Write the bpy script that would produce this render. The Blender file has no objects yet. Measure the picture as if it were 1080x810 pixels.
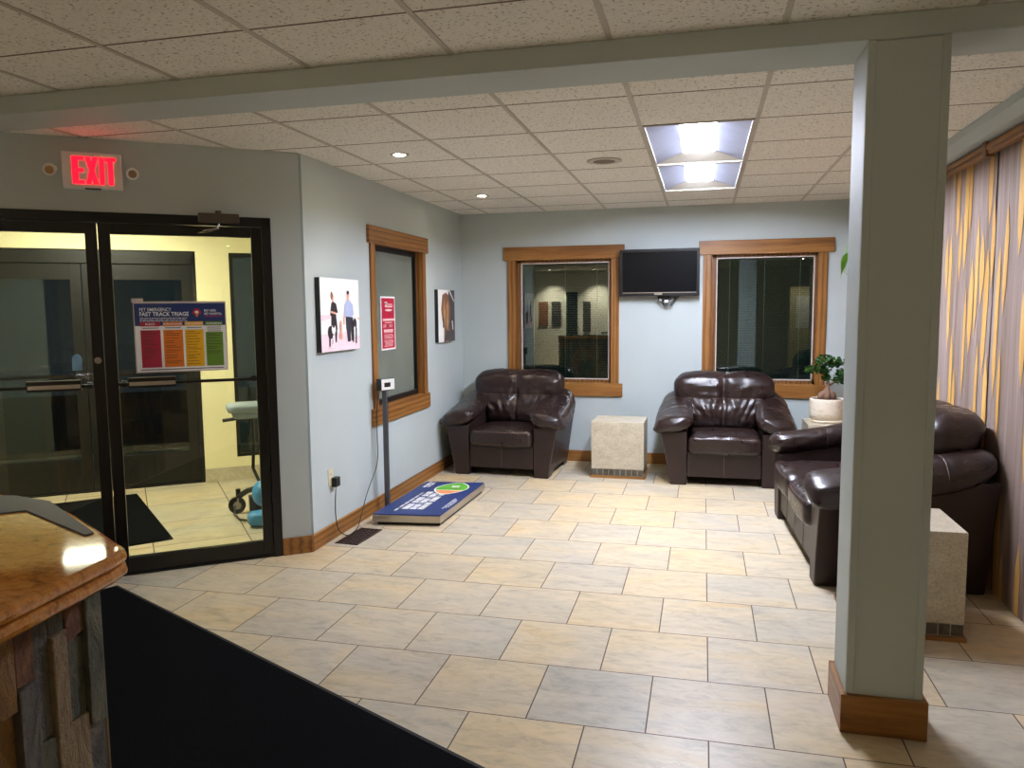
import bpy, bmesh, math, random
from mathutils import Vector, Matrix, noise
from mathutils.bvhtree import BVHTree
R = math.radians
PI = math.pi
scene = bpy.context.scene
COL = scene.collection
random.seed(7)

# ------------------------------------------------------------------ measured room
H_CAM, HC, XW, YW, XR = 1.57867, 2.56, -2.475, 7.77, 1.56
TL, TV0, TU0 = 0.4572, 2.7473, 0.0414          # floor tile size and lattice origin
GL, GP, GQ = 0.6096, -0.3487, 3.7082           # ceiling grid
DW = Matrix.Translation((XW, 4.44, 0)) @ Matrix.Rotation(R(37.5), 4, 'Z')   # entry wall frame: x=-s, y=outward

# ------------------------------------------------------------------ materials
def lin(c):
    return tuple(((v/255)/12.92 if v <= 10 else (((v/255)+.055)/1.055)**2.4) for v in c) + (1,)

class NT:
    def __init__(s, name):
        s.m = bpy.data.materials.new(name); s.m.use_nodes = True
        s.t = s.m.node_tree; s.b = s.t.nodes['Principled BSDF']
    def n(s, typ, **k):
        nd = s.t.nodes.new(typ)
        for a, v in k.items():
            if a.startswith('i_'):
                key = a[2:]; key = int(key) if key.isdigit() else key.replace('_', ' ')
                nd.inputs[key].default_value = v
            else: setattr(nd, a, v)
        return nd
    def l(s, a, b): s.t.links.new(a, b)
    def coord(s, which='Object', scale=(1,1,1), loc=(0,0,0), rot=(0,0,0)):
        tc = s.n('ShaderNodeTexCoord'); mp = s.n('ShaderNodeMapping')
        mp.inputs['Scale'].default_value = scale; mp.inputs['Location'].default_value = loc; mp.inputs['Rotation'].default_value = rot
        s.l(tc.outputs[which], mp.inputs[0]); return mp.outputs[0]
    def noise(s, vec, scale, detail=4, rough=.55, dist=0):
        nd = s.n('ShaderNodeTexNoise'); nd.inputs['Scale'].default_value = scale; nd.inputs['Detail'].default_value = detail
        nd.inputs['Roughness'].default_value = rough; nd.inputs['Distortion'].default_value = dist
        s.l(vec, nd.inputs['Vector']); return nd.outputs['Fac']
    def ramp(s, fac, stops):
        nd = s.n('ShaderNodeValToRGB'); e = nd.color_ramp.elements
        while len(e) < len(stops): e.new(.5)
        for i, (p, c) in enumerate(stops): e[i].position = p; e[i].color = c if len(c) == 4 else lin(c)
        s.l(fac, nd.inputs[0]); return nd.outputs[0]
    def mix(s, fac, a, b, typ='MIX'):
        nd = s.n('ShaderNodeMixRGB', blend_type=typ)
        for i, v in ((0, fac), (1, a), (2, b)):
            if hasattr(v, 'is_linked'): s.l(v, nd.inputs[i])
            else: nd.inputs[i].default_value = v
        return nd.outputs[0]
    def math(s, op, a, b=None, c=None):
        nd = s.n('ShaderNodeMath', operation=op)
        for i, v in enumerate((a, b, c)):
            if v is None: continue
            if hasattr(v, 'is_linked'): s.l(v, nd.inputs[i])
            else: nd.inputs[i].default_value = v
        return nd.outputs[0]
    def bump(s, h, strength=.3, dist=.01):
        nd = s.n('ShaderNodeBump'); nd.inputs['Strength'].default_value = strength; nd.inputs['Distance'].default_value = dist
        s.l(h, nd.inputs['Height']); s.l(nd.outputs[0], s.b.inputs['Normal'])
    def base(s, v):
        if hasattr(v, 'is_linked'): s.l(v, s.b.inputs['Base Color'])
        else: s.b.inputs['Base Color'].default_value = v
    def set(s, rough=None, metal=None, spec=None, coat=None):
        if rough is not None: s.b.inputs['Roughness'].default_value = rough
        if metal is not None: s.b.inputs['Metallic'].default_value = metal
        if spec is not None: s.b.inputs['Specular IOR Level'].default_value = spec
        if coat is not None: s.b.inputs['Coat Weight'].default_value = coat; s.b.inputs['Coat Roughness'].default_value = .1
        return s.m

def plain(name, rgb, rough=.5, metal=0, spec=.5, var=.06, coat=None):
    t = NT(name); v = t.coord(); f = t.noise(v, 9, 3)
    c = lin(rgb); lo = tuple(x*(1-var) for x in c[:3])+(1,); hi = tuple(min(1, x*(1+var)) for x in c[:3])+(1,)
    t.base(t.ramp(f, [(.3, lo), (.7, hi)])); return t.set(rough, metal, spec, coat)
def emit(name, rgb, strength):
    t = NT(name); t.base(lin(rgb)); t.b.inputs['Emission Color'].default_value = lin(rgb)
    t.b.inputs['Emission Strength'].default_value = strength; return t.set(.4)

def paint(name, rgb):
    t = NT(name); v = t.coord(); f = t.noise(v, 2.2, 3); g = t.noise(v, 160, 2)
    c = lin(rgb); t.base(t.ramp(f, [(.3, tuple(x*.975 for x in c[:3])+(1,)), (.7, tuple(x*1.02 for x in c[:3])+(1,))]))
    t.bump(g, .05, .002); return t.set(.6, spec=.3)
def oak(name, axis, tone=1.0, dark=False):
    t = NT(name); sc = [38, 38, 38]; sc[axis] = 2.2
    v = t.coord(scale=tuple(sc)); f = t.noise(v, 1, 5, .6, 1.2)
    sc2 = [7, 7, 7]; sc2[axis] = .55
    v2 = t.coord(scale=tuple(sc2), loc=(3, 1, 7)); w = t.n('ShaderNodeTexWave'); w.inputs['Scale'].default_value = 1.1
    w.inputs['Distortion'].default_value = 5.5; w.inputs['Detail'].default_value = 3
    w.bands_direction = 'XYZ'[(axis+1) % 3]; t.l(v2, w.inputs['Vector'])
    k = lambda c: tuple(int(x*tone) for x in c)
    c1 = t.ramp(f, [(.3, k((112, 66, 24))), (.48, k((162, 105, 46))), (.7, k((190, 133, 68)))])
    c2 = t.ramp(w.outputs['Fac'], [(0, k((104, 60, 22))), (.3, k((166, 108, 48))), (1, k((192, 136, 70)))])
    t.base(t.mix(.5, c1, c2)); t.bump(f, .12, .002); return t.set(.42, spec=.4, coat=.15)

M = {}
M['paint'] = paint('wall_paint', (181, 190, 189))
M['cream'] = paint('cream_paint', (228, 220, 182))
M['backwall'] = paint('white_paint', (225, 222, 215))
for i, a in enumerate('XYZ'): M['oak'+a] = oak('oak_'+a, i, .84)
M['oakdX'] = oak('oak_dark_x', 0, .62); M['oakdY'] = oak('oak_dark_y', 1, .62); M['oakdZ'] = oak('oak_dark_z', 2, .7)
M['black_metal'] = plain('black_aluminium', (13, 10, 9), .32, 0, .5)
M['dark_metal'] = plain('dark_bronze_aluminium', (24, 22, 21), .4, .2)
M['steel'] = plain('brushed_steel', (190, 182, 168), .35, .85)
M['chrome'] = plain('chrome', (200, 200, 200), .12, 1)
M['closer'] = plain('closer_bronze', (90, 80, 70), .45, .5)
M['greymetal'] = plain('grey_metal', (92, 92, 96), .4, .6)
M['black'] = plain('black_plastic', (14, 14, 16), .4)
M['white'] = plain('white_plastic', (225, 225, 222), .45)
M['cream_plastic'] = plain('cream_plastic', (214, 204, 170), .4)
M['sash'] = plain('pale_sash', (196, 184, 176), .5)
M['grid'] = plain('ceiling_grid_paint', (186, 180, 168), .5)
M['gridline'] = plain('ceiling_seam', (112, 98, 84), .8)
M['thread'] = plain('seam_thread', (112, 92, 84), .6)
M['screen'] = plain('tv_screen', (7, 9, 14), .3, 0, .2)
M['blue'] = plain('blower_blue', (62, 140, 190), .4)
M['tray'] = plain('grey_blue_plastic', (140, 152, 158), .45)
M['lblue'] = plain('light_blue_print', (130, 180, 215), .5)
M['red'] = plain('poster_red', (186, 26, 62), .45)
M['pink'] = plain('poster_print', (240, 205, 205), .5)
M['wht'] = plain('white_print', (240, 240, 240), .5)
M['navy'] = plain('navy_print', (32, 52, 108), .5)
M['pred'] = plain('panel_red', (170, 35, 62), .5)
M['porg'] = plain('panel_orange', (224, 120, 32), .5)
M['pyel'] = plain('panel_yellow', (236, 178, 14), .5)
M['pgrn'] = plain('panel_green', (100, 138, 42), .5)
M['dkred'] = plain('dim_text', (70, 50, 40), .6)
M['lorange'] = plain('leaf_orange', (232, 140, 80), .5)
M['lgreen'] = plain('leaf_green', (92, 176, 50), .5)
M['brownp'] = plain('print_brown', (136, 92, 66), .55, var=.25)
M['brownl'] = plain('print_tan', (184, 140, 92), .55, var=.2)
M['greyp'] = plain('print_grey', (72, 66, 66), .55, var=.2)
M['skin'] = plain('print_skin', (226, 170, 150), .6)
M['shirt'] = plain('print_shirt', (172, 184, 220), .6)
M['jeans'] = plain('print_dark', (44, 42, 54), .6)
M['blackp'] = plain('print_black', (34, 22, 26), .6)
M['pinkw'] = plain('print_pale_pink', (240, 214, 224), .6)
M['vent'] = plain('vent_brown', (66, 46, 38), .5, .4)
M['soil'] = plain('soil', (62, 38, 24), .95, var=.4)
M['bark'] = plain('bonsai_bark', (128, 98, 78), .8, var=.25)
M['darkwood'] = plain('dark_laminate', (42, 40, 44), .45)

def m_floor(name='floor_tile', rot=0.0, L=TL, ox=TU0, oy=TV0, stag=.5, tone=1.0):
    t = NT(name); v = t.coord(rot=(0, 0, rot)) if rot else t.coord()
    sp = t.n('ShaderNodeSeparateXYZ'); t.l(v, sp.inputs[0])
    u = t.math('DIVIDE', t.math('SUBTRACT', sp.outputs[0], ox-40*L), L)
    w = t.math('DIVIDE', t.math('SUBTRACT', sp.outputs[1], oy-40*L), L)
    row = t.math('FLOOR', w)
    even = t.math('SUBTRACT', 1.0, t.math('MODULO', row, 2.0))
    u2 = t.math('ADD', u, t.math('MULTIPLY', even, stag))
    col = t.math('FLOOR', u2)
    fu = t.math('FRACT', u2); fw = t.math('FRACT', w)
    du = t.math('MINIMUM', fu, t.math('SUBTRACT', 1.0, fu)); dw = t.math('MINIMUM', fw, t.math('SUBTRACT', 1.0, fw))
    dd = t.math('MINIMUM', du, dw); grout = t.math('LESS_THAN', dd, .0058)
    cid = t.n('ShaderNodeCombineXYZ'); t.l(col, cid.inputs[0]); t.l(row, cid.inputs[1])
    wn = t.n('ShaderNodeTexWhiteNoise', noise_dimensions='3D'); t.l(cid.outputs[0], wn.inputs['Vector'])
    off = t.n('ShaderNodeVectorMath', operation='MULTIPLY_ADD'); t.l(wn.outputs['Color'], off.inputs[0])
    off.inputs[1].default_value = (30, 30, 30); t.l(v, off.inputs[2])
    st = t.n('ShaderNodeMapping'); st.inputs['Scale'].default_value = (1.0, 2.4, 1); st.inputs['Rotation'].default_value = (0, 0, .55); t.l(off.outputs[0], st.inputs[0])
    k = lambda c: tuple(int(x*tone) for x in c)
    n1 = t.noise(st.outputs[0], 2.6, 7, .62, 1.4)
    c = t.ramp(n1, [(.30, k((168, 158, 146))), (.42, k((204, 191, 170))), (.54, k((216, 202, 180))), (.68, k((220, 200, 168))), (.85, k((206, 172, 126)))])
    n2 = t.noise(st.outputs[0], 9, 6, .7, .8)
    c = t.mix(.45, c, t.ramp(n2, [(.34, k((166, 156, 145))), (.5, k((210, 198, 179))), (.7, k((228, 217, 200)))]))
    tint = t.ramp(wn.outputs['Value'], [(0, (232, 235, 236)), (.35, (243, 243, 239)), (.6, (249, 245, 232)), (.8, (250, 242, 222)), (1, (236, 236, 233))])
    pt = t.noise(st.outputs[0], 1.1, 3, .5, 1.0)
    c = t.mix(1.0, c, t.ramp(pt, [(.34, (236, 238, 240)), (.5, (250, 248, 244)), (.64, (254, 247, 230)), (.8, (248, 226, 190))]), 'MULTIPLY')
    c = t.mix(1.0, c, tint, 'MULTIPLY')
    c = t.mix(grout, c, lin(k((92, 74, 62))))
    t.base(c)
    h = t.math('SUBTRACT', t.math('MULTIPLY', n2, .35), t.math('MULTIPLY', grout, 1.0)); t.bump(h, .25, .003)
    t.l(t.math('ADD', .38, t.math('MULTIPLY', grout, .4)), t.b.inputs['Roughness'])
    return t.set(spec=.45)
M['floor'] = m_floor()
M['vfloor'] = m_floor('vestibule_tile', rot=-R(41), ox=.12, oy=.1, L=.61, stag=.0)

t = NT('acoustic_tile'); v = t.coord(); n1 = t.noise(v, 70, 3, .6); n2 = t.noise(v, 24, 2)
pit = t.ramp(n1, [(.34, (140, 126, 112)), (.42, (232, 230, 222)), (1, (238, 236, 229))])
t.base(t.mix(.25, pit, t.ramp(n2, [(.3, (216, 212, 202)), (.7, (236, 233, 224))]))); t.bump(n1, .3, .004); M['ceil'] = t.set(.9, spec=.1)

t = NT('brown_leather'); v = t.coord(); vo = t.n('ShaderNodeTexVoronoi'); vo.inputs['Scale'].default_value = 260; t.l(v, vo.inputs['Vector'])
big = t.noise(v, 3, 2); f2 = t.noise(t.coord(scale=(1, 1, 2.0)), 11, 1.5, .45, 1.0)
t.base(t.ramp(big, [(.3, (34, 22, 20)), (.8, (48, 32, 29))]))
h = t.math('ADD', t.math('MULTIPLY', f2, .9), t.math('MULTIPLY', vo.outputs['Distance'], .05)); t.bump(h, .13, .008)
t.l(t.ramp(f2, [(.3, (.26, .26, .26, 1)), (.7, (.38, .38, .38, 1))]), t.b.inputs['Roughness']); M['leather'] = t.set(spec=.55)
t = NT('flat_leather'); v = t.coord(); big = t.noise(v, 6, 4); f2 = t.noise(v, 120, 3)
t.base(t.ramp(big, [(.3, (38, 26, 23)), (.7, (48, 33, 30))])); t.bump(f2, .15, .002); M['leather2'] = t.set(.42, spec=.45)

t = NT('travertine'); v = t.coord(); n1 = t.noise(t.coord(scale=(1, 1, 1.6), rot=(.4, .5, 0)), 7, 6, .65, 1.2); n2 = t.noise(v, 90, 2)
c = t.ramp(n1, [(.3, (170, 158, 134)), (.5, (188, 177, 152)), (.7, (204, 195, 174))]); c = t.mix(.35, c, t.ramp(n2, [(.35, (150, 138, 118)), (.6, (206, 198, 180))]))
t.base(c); M['trav'] = t.set(.4)
t = NT('mosaic_tile'); v = t.coord(); n1 = t.noise(v, 16, 2); t.base(t.ramp(n1, [(.35, (52, 50, 48)), (.5, (92, 82, 68)), (.62, (70, 76, 74)), (.75, (112, 98, 78))])); M['mosaic'] = t.set(.3)
t = NT('polished_granite'); v = t.coord(scale=(1, 1, 1)); n1 = t.noise(t.coord(scale=(1, 2, 1), rot=(0, 0, .3)), 9, 9, .72, 1.6); n2 = t.noise(v, 60, 5, .7)
c = t.ramp(n1, [(.3, (122, 74, 30)), (.45, (200, 124, 48)), (.58, (226, 150, 62)), (.75, (170, 130, 84))])
c = t.mix(.4, c, t.ramp(n2, [(.35, (84, 54, 30)), (.5, (198, 134, 66)), (.7, (222, 176, 112))])); t.base(c); M['granite'] = t.set(.06, spec=.6)
def stone(name, a, b, c3):
    t = NT(name); v = t.coord(); n1 = t.noise(t.coord(scale=(1, 1, .45)), 14, 8, .68, 1.6); n2 = t.noise(v, 34, 6, .7)
    t.base(t.ramp(n1, [(.3, a), (.52, b), (.72, c3)])); t.bump(t.math('ADD', n1, t.math('MULTIPLY', n2, .4)), .9, .02); return t.set(.75)
M['st0'] = stone('slate_grey', (72, 68, 64), (104, 98, 90), (134, 122, 104))
M['st1'] = stone('slate_rust', (84, 50, 36), (120, 76, 48), (150, 104, 62))
M['st2'] = stone('slate_tan', (128, 104, 76), (152, 130, 98), (166, 148, 118))
M['st3'] = stone('slate_olive', (74, 74, 60), (98, 96, 78), (122, 114, 90))
M['st4'] = stone('slate_gold', (110, 74, 42), (156, 114, 60), (128, 96, 66))

t = NT('black_carpet'); v = t.coord(); n1 = t.noise(v, 260, 3, .7); t.base(t.ramp(n1, [(.3, (5, 6, 8)), (.62, (14, 15, 18)), (.78, (22, 22, 25)), (.815, (24, 24, 26))]))
t.bump(n1, .8, .006); M['carpet'] = t.set(1, spec=.08)
M['rubber'] = plain('rubber_edge', (20, 20, 22), .7)
M['cmat'] = plain('grey_rubber_strip', (84, 88, 97), .5)
t = NT('ceramic_pot'); v = t.coord(); n1 = t.noise(t.coord(scale=(1, 1, 4)), 10, 5, .6, .8)
t.base(t.ramp(n1, [(.3, (196, 168, 128)), (.45, (222, 208, 186)), (.7, (232, 222, 204))])); t.bump(n1, .3, .004); M['pot'] = t.set(.5)
def leaf_mat(name, a, b, c3):
    t = NT(name); v = t.coord(); n1 = t.noise(v, 28, 3); t.base(t.ramp(n1, [(.3, a), (.5, b), (.7, c3)]))
    t.b.inputs['Transmission Weight'].default_value = 0; return t.set(.35)
M['leaf'] = leaf_mat('bonsai_leaf', (18, 52, 22), (36, 86, 34), (96, 136, 40))
M['leaf2'] = leaf_mat('bright_leaf', (88, 160, 24), (120, 200, 34), (150, 216, 60))
def wood_strip(name, cols, gx=0):
    t = NT(name); v = t.coord(scale=(1, 30, .5)); n1 = t.noise(v, 1, 6, .65, .3); n2 = t.noise(t.coord(scale=(1, 7, .35), loc=(2, 3, 1)), 1, 3)
    t.base(t.mix(.45, t.ramp(n1, [(.3, cols[0]), (.5, cols[1]), (.7, cols[2])]), t.ramp(n2, [(.35, cols[0]), (.65, cols[2])]))); t.bump(n1, .4, .004); return t.set(.5)
M['strip'] = wood_strip('grey_mauve_strips', ((102, 80, 64), (146, 124, 109), (180, 163, 160)))
M['gold'] = wood_strip('gold_strips', ((190, 134, 62), (216, 164, 82), (232, 192, 116)))
t = NT('frosted_film'); v = t.coord(); n1 = t.noise(v, 2, 2); t.base(t.ramp(n1, [(.3, (110, 118, 108)), (.7, (124, 130, 119))])); M['frost'] = t.set(.22, spec=.35)

def glass(name, tint=(235, 240, 236), refl=1.0):
    m = bpy.data.materials.new(name); m.use_nodes = True; nt = m.node_tree; nt.nodes.remove(nt.nodes['Principled BSDF'])
    out = nt.nodes['Material Output']; tr = nt.nodes.new('ShaderNodeBsdfTransparent'); tr.inputs[0].default_value = lin(tint)
    gl = nt.nodes.new('ShaderNodeBsdfGlossy'); gl.inputs['Roughness'].default_value = .0
    fr = nt.nodes.new('ShaderNodeFresnel'); fr.inputs[0].default_value = 1.5
    mu = nt.nodes.new('ShaderNodeMath'); mu.operation = 'MULTIPLY'; mu.inputs[1].default_value = 1.7*refl; mu.use_clamp = True
    mx = nt.nodes.new('ShaderNodeMixShader'); nt.links.new(fr.outputs[0], mu.inputs[0]); nt.links.new(mu.outputs[0], mx.inputs[0])
    nt.links.new(tr.outputs[0], mx.inputs[1]); nt.links.new(gl.outputs[0], mx.inputs[2]); nt.links.new(mx.outputs[0], out.inputs[0]); return m
M['glass'] = glass('clear_glass', (235, 240, 236), .5); M['wglass'] = glass('insulated_window_glass', (200, 215, 205), 1.6)
M['dglass'] = glass('outer_door_glass', (205, 215, 208), .9)
M['blind'] = plain('blind_slat', (96, 104, 100), .5)
M['cordw'] = plain('ladder_cord', (190, 190, 184), .7)
M['tube'] = emit('lamp_lens', (230, 236, 255), 32)
M['reflector'] = plain('troffer_reflector', (158, 163, 182), .5)
M['vlens'] = emit('vestibule_lens', (255, 246, 222), 9.5)
M['dl'] = emit('downlight_lamp', (255, 240, 205), 30)
M['exitred'] = emit('exit_red', (255, 6, 24), 1.1)
M['night'] = plain('night_asphalt', (9, 9, 11), .9)

# ------------------------------------------------------------------ mesh builder
class MB:
    def __init__(s): s.v = []; s.f = []; s.m = []
    def add(s, verts, faces, m=0, mat=None):
        b = len(s.v)
        s.v += [tuple(mat @ Vector(v)) if mat else tuple(v) for v in verts]
        s.f += [tuple(b+i for i in f) for f in faces]; s.m += [m]*len(faces); return s
    def box(s, a, b, m=0, mat=None):
        (x0, y0, z0), (x1, y1, z1) = a, b
        x0, x1 = min(x0, x1), max(x0, x1); y0, y1 = min(y0, y1), max(y0, y1); z0, z1 = min(z0, z1), max(z0, z1)
        vs = [(x0,y0,z0),(x1,y0,z0),(x1,y1,z0),(x0,y1,z0),(x0,y0,z1),(x1,y0,z1),(x1,y1,z1),(x0,y1,z1)]
        return s.add(vs, [(0,3,2,1),(4,5,6,7),(0,1,5,4),(1,2,6,5),(2,3,7,6),(3,0,4,7)], m, mat)
    def hexa(s, vs, m=0, mat=None):
        return s.add(vs, [(0,3,2,1),(4,5,6,7),(0,1,5,4),(1,2,6,5),(2,3,7,6),(3,0,4,7)], m, mat)
    def prism(s, poly, f0, f1, m=0, mat=None):      # f0,f1: functions (u,v)->xyz for both caps
        n = len(poly); vs = [f0(*p) for p in poly]+[f1(*p) for p in poly]
        return s.add(vs, [tuple(range(n))[::-1], tuple(range(n, 2*n))]+[(i, (i+1) % n, n+(i+1) % n, n+i) for i in range(n)], m, mat)
    def zprism(s, poly, z0, z1, m=0, mat=None):
        return s.prism(poly, lambda x, y: (x, y, z0), lambda x, y: (x, y, z1), m, mat)
    def tube(s, pts, r, n=8, m=0, caps=True, mat=None):
        pts = [Vector(p) for p in pts]; rs = r if isinstance(r, (list, tuple)) else [r]*len(pts)
        vs = []; fs = []; prev = None
        for i, p in enumerate(pts):
            d = (pts[min(i+1, len(pts)-1)]-pts[max(i-1, 0)]).normalized()
            a = prev if prev is not None else (Vector((0, 0, 1)) if abs(d.z) < .9 else Vector((1, 0, 0)))
            a = (a-d*a.dot(d)).normalized(); prev = a; b = d.cross(a)
            for k in range(n):
                th = 2*PI*k/n; vs.append(p+(a*math.cos(th)+b*math.sin(th))*rs[i])
        for i in range(len(pts)-1):
            for k in range(n):
                fs.append((i*n+k, i*n+(k+1) % n, (i+1)*n+(k+1) % n, (i+1)*n+k))
        if caps: fs += [tuple(range(n))[::-1], tuple(range((len(pts)-1)*n, len(pts)*n))]
        return s.add(vs, fs, m, mat)
    def lathe(s, prof, c=(0, 0, 0), n=32, m=0, mat=None):
        vs = []; fs = []
        for r, z in prof:
            for k in range(n): vs.append((c[0]+r*math.cos(2*PI*k/n), c[1]+r*math.sin(2*PI*k/n), c[2]+z))
        for i in range(len(prof)-1):
            for k in range(n): fs.append((i*n+k, i*n+(k+1) % n, (i+1)*n+(k+1) % n, (i+1)*n+k))
        fs += [tuple(range(n))[::-1], tuple(range((len(prof)-1)*n, len(prof)*n))]
        return s.add(vs, fs, m, mat)
    def rbox(s, c, h, r, n=14, fn=None, m=0, mat=None):
        bm = bmesh.new(); bmesh.ops.create_cube(bm, size=2)
        bmesh.ops.subdivide_edges(bm, edges=bm.edges[:], cuts=n, use_grid_fill=True)
        vs = []
        for v in bm.verts:
            p = Vector([v.co[i]*h[i] for i in range(3)]); q = Vector([max(-(h[i]-r), min(h[i]-r, p[i])) for i in range(3)])
            # spread the samples towards the rounded edge
            d = p-q
            if d.length > 1e-9: p = q+d.normalized()*r*min(1, max(abs(d[0]), abs(d[1]), abs(d[2]))/r if max(abs(d[0]), abs(d[1]), abs(d[2])) < r*.999 else 1)
            p = p+Vector(c)
            if fn: p = Vector(fn(p))
            vs.append(p)
        fs = [tuple(v.index for v in f.verts) for f in bm.faces]
        bm.free(); return s.add(vs, fs, m, mat)
    def build(s, name, mats, parent=None, smooth=False, bevel=0, off=None, seg=2):
        me = bpy.data.meshes.new(name)
        o3 = Vector(off) if off is not None else Vector((0, 0, 0))
        me.from_pydata([Vector(v)-o3 for v in s.v], [], s.f)
        mats = mats if isinstance(mats, (list, tuple)) else [mats]
        for k in mats: me.materials.append(M[k] if isinstance(k, str) else k)
        me.polygons.foreach_set('material_index', s.m)
        if smooth: me.polygons.foreach_set('use_smooth', [True]*len(me.polygons))
        bm = bmesh.new(); bm.from_mesh(me); bmesh.ops.recalc_face_normals(bm, faces=bm.faces[:]); bm.to_mesh(me); bm.free()
        me.update()
        o = bpy.data.objects.new(name, me); COL.objects.link(o)
        if parent: o.parent = parent
        if bevel:
            md = o.modifiers.new('bevel', 'BEVEL'); md.width = bevel; md.segments = seg; md.limit_method = 'ANGLE'
        return o

def thing(name, label, cat, loc=(0, 0, 0), rotz=0, group=None):
    o = bpy.data.objects.new(name, None); COL.objects.link(o); o.empty_display_size = .1
    o.location = loc; o.rotation_euler = (0, 0, rotz); o['label'] = label; o['category'] = cat
    if group: o['group'] = group
    return o
def tag(o, label, cat, group=None):
    o['label'] = label; o['category'] = cat
    if group: o['group'] = group
    return o
def st(o, label=None, cat=None):
    o['kind'] = 'structure'
    if label: o['label'] = label
    if cat: o['category'] = cat
    return o
def sroot(name, label, cat):
    o = bpy.data.objects.new(name, None); COL.objects.link(o); return st(o, label, cat)
def copy_tree(o, loc, rotz, label):
    r = o.copy(); COL.objects.link(r); r.location = loc; r.rotation_euler = (0, 0, rotz); r['label'] = label
    for c in list(o.children):
        d = c.copy(); COL.objects.link(d); d.parent = r
        for g in list(c.children):
            e = g.copy(); COL.objects.link(e); e.parent = d
    return r
def text_geo(body, size, bold=0.0, spacing=1.0):
    cu = bpy.data.curves.new('t', 'FONT'); cu.body = body; cu.size = size; cu.offset = bold; cu.space_character = spacing; cu.resolution_u = 3
    cu.align_x = 'LEFT'
    o = bpy.data.objects.new('t', cu); COL.objects.link(o); bpy.context.view_layer.update()
    dg = bpy.context.evaluated_depsgraph_get(); me = bpy.data.meshes.new_from_object(o.evaluated_get(dg))
    vs = [v.co.copy() for v in me.vertices]; fs = [tuple(p.vertices) for p in me.polygons]
    bpy.data.objects.remove(o); bpy.data.curves.remove(cu); bpy.data.meshes.remove(me)
    return vs, fs
def fit_text(mb, body, x0, x1, y0, y1, fr, m=0, bold=0.0):   # fr: (u,v)->xyz
    vs, fs = text_geo(body, 1.0, bold)
    ax, bx = min(v.x for v in vs), max(v.x for v in vs); ay, by = min(v.y for v in vs), max(v.y for v in vs)
    P = [fr(x0+(v.x-ax)/(bx-ax)*(x1-x0), y0+(v.y-ay)/(by-ay)*(y1-y0)) for v in vs]
    mb.add(P, fs, m)

# ------------------------------------------------------------------ room shell
SX, SY, WX = 3.4, -4.6, -4.9     # extents of the reception room behind the camera
b = MB(); b.add([(WX-.3, SY-.2, 0), (SX+.2, SY-.2, 0), (SX+.2, YW+.2, 0), (XW-.2, YW+.2, 0), (XW-.2, 4.5, 0), (-5.2, 2.42, 0)], [(0, 1, 2, 3, 4, 5)])
b.add([(WX-.3, SY-.2, -.1), (SX+.2, SY-.2, -.1), (SX+.2, YW+.2, -.1), (XW-.2, YW+.2, -.1), (XW-.2, 4.5, -.1), (-5.2, 2.42, -.1)], [(5, 4, 3, 2, 1, 0)])
st(b.build('floor', 'floor'), 'beige stone tile floor laid in staggered rows', 'floor')
# ceiling
b = MB(); pol = [(WX-.3, SY-.2), (SX+.2, SY-.2), (SX+.2, YW+.2), (XW-.2, YW+.2), (XW-.2, 4.4), (-5.2, 2.3)]
LX0, LX1 = GP+.012, GP+GL-.012
LY = [(GQ+GL+.012, GQ+3*GL-.012), (GQ+3*GL+.012, GQ+5*GL-.012)]
# strips around the two light openings
b.zprism([(WX-.3, SY-.2), (SX+.2, SY-.2), (SX+.2, LY[0][0]), (XW-.2, LY[0][0]), (-5.2, 2.3)], HC, HC+.05)
b.box((XW-.2, LY[0][0], HC), (LX0, YW+.2, HC+.05)); b.box((LX1, LY[0][0], HC), (SX+.2, YW+.2, HC+.05))
b.box((LX0, LY[0][1], HC), (LX1, LY[1][0], HC+.05)); b.box((LX0, LY[1][1], HC), (LX1, YW+.2, HC+.05))
st(b.build('ceiling', 'ceil'), 'suspended ceiling of pitted beige acoustic tiles', 'ceiling')
b = MB()
for p in range(-8, 7):
    x = GP+p*GL
    if x < XW-.05: y1 = 4.44+(x-XW)*math.tan(R(37.5))
    elif x > XR: y1 = 2.9
    else: y1 = YW
    if x > SX or x < WX: continue
    b.box((x-.011, SY, HC-.004), (x+.011, y1, HC+.001), 0)
for q in range(-14, 8):
    y = GQ+q*GL
    if y < SY or y > YW: continue
    x0 = XW if y > 4.44 else max(WX, XW-(4.44-y)/math.tan(R(37.5)))
    x1 = XR if y > 2.9 else SX
    segs = [(x0, x1)]
    if LY[0][0]+.1 < y < LY[1][1]-.1: segs = [(x0, LX0-.01), (LX1+.01, x1)]
    for xa, xb in segs: b.box((xa, y-.004, HC-.0015), (xb, y+.004, HC+.001), 1)  # dark cross strips stand for the shadow line along the tile edges
st(b.build('ceiling_grid', ['grid', 'gridline']), 'thin painted grid and dark painted shadow lines between the ceiling tiles', 'ceiling')
# back wall with two window openings
W1 = (-1.90, -.895, .80, 2.085); W2 = (.065, 1.055, .815, 2.095)
b = MB()
y0, y1 = YW, YW+.16
b.box((XW-.2, y0, 0), (W1[0], y1, HC)); b.box((W1[1], y0, 0), (W2[0], y1, HC)); b.box((W2[1], y0, 0), (XR+.2, y1, HC))
for w in (W1, W2): b.box((w[0], y0, 0), (w[1], y1, w[2])); b.box((w[0], y0, w[3]), (w[1], y1, HC))
st(b.build('wall_back', 'paint'), 'pale blue grey back wall behind the armchairs', 'wall')
W3 = (5.53, 6.57, .80, 2.10)
b = MB(); x0, x1 = XW-.16, XW
b.box((x0, 4.47, 0), (x1, W3[0], HC)); b.box((x0, W3[1], 0), (x1, YW, HC)); b.box((x0, W3[0], 0), (x1, W3[1], W3[2])); b.box((x0, W3[0], W3[3]), (x1, W3[1], HC))
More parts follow.
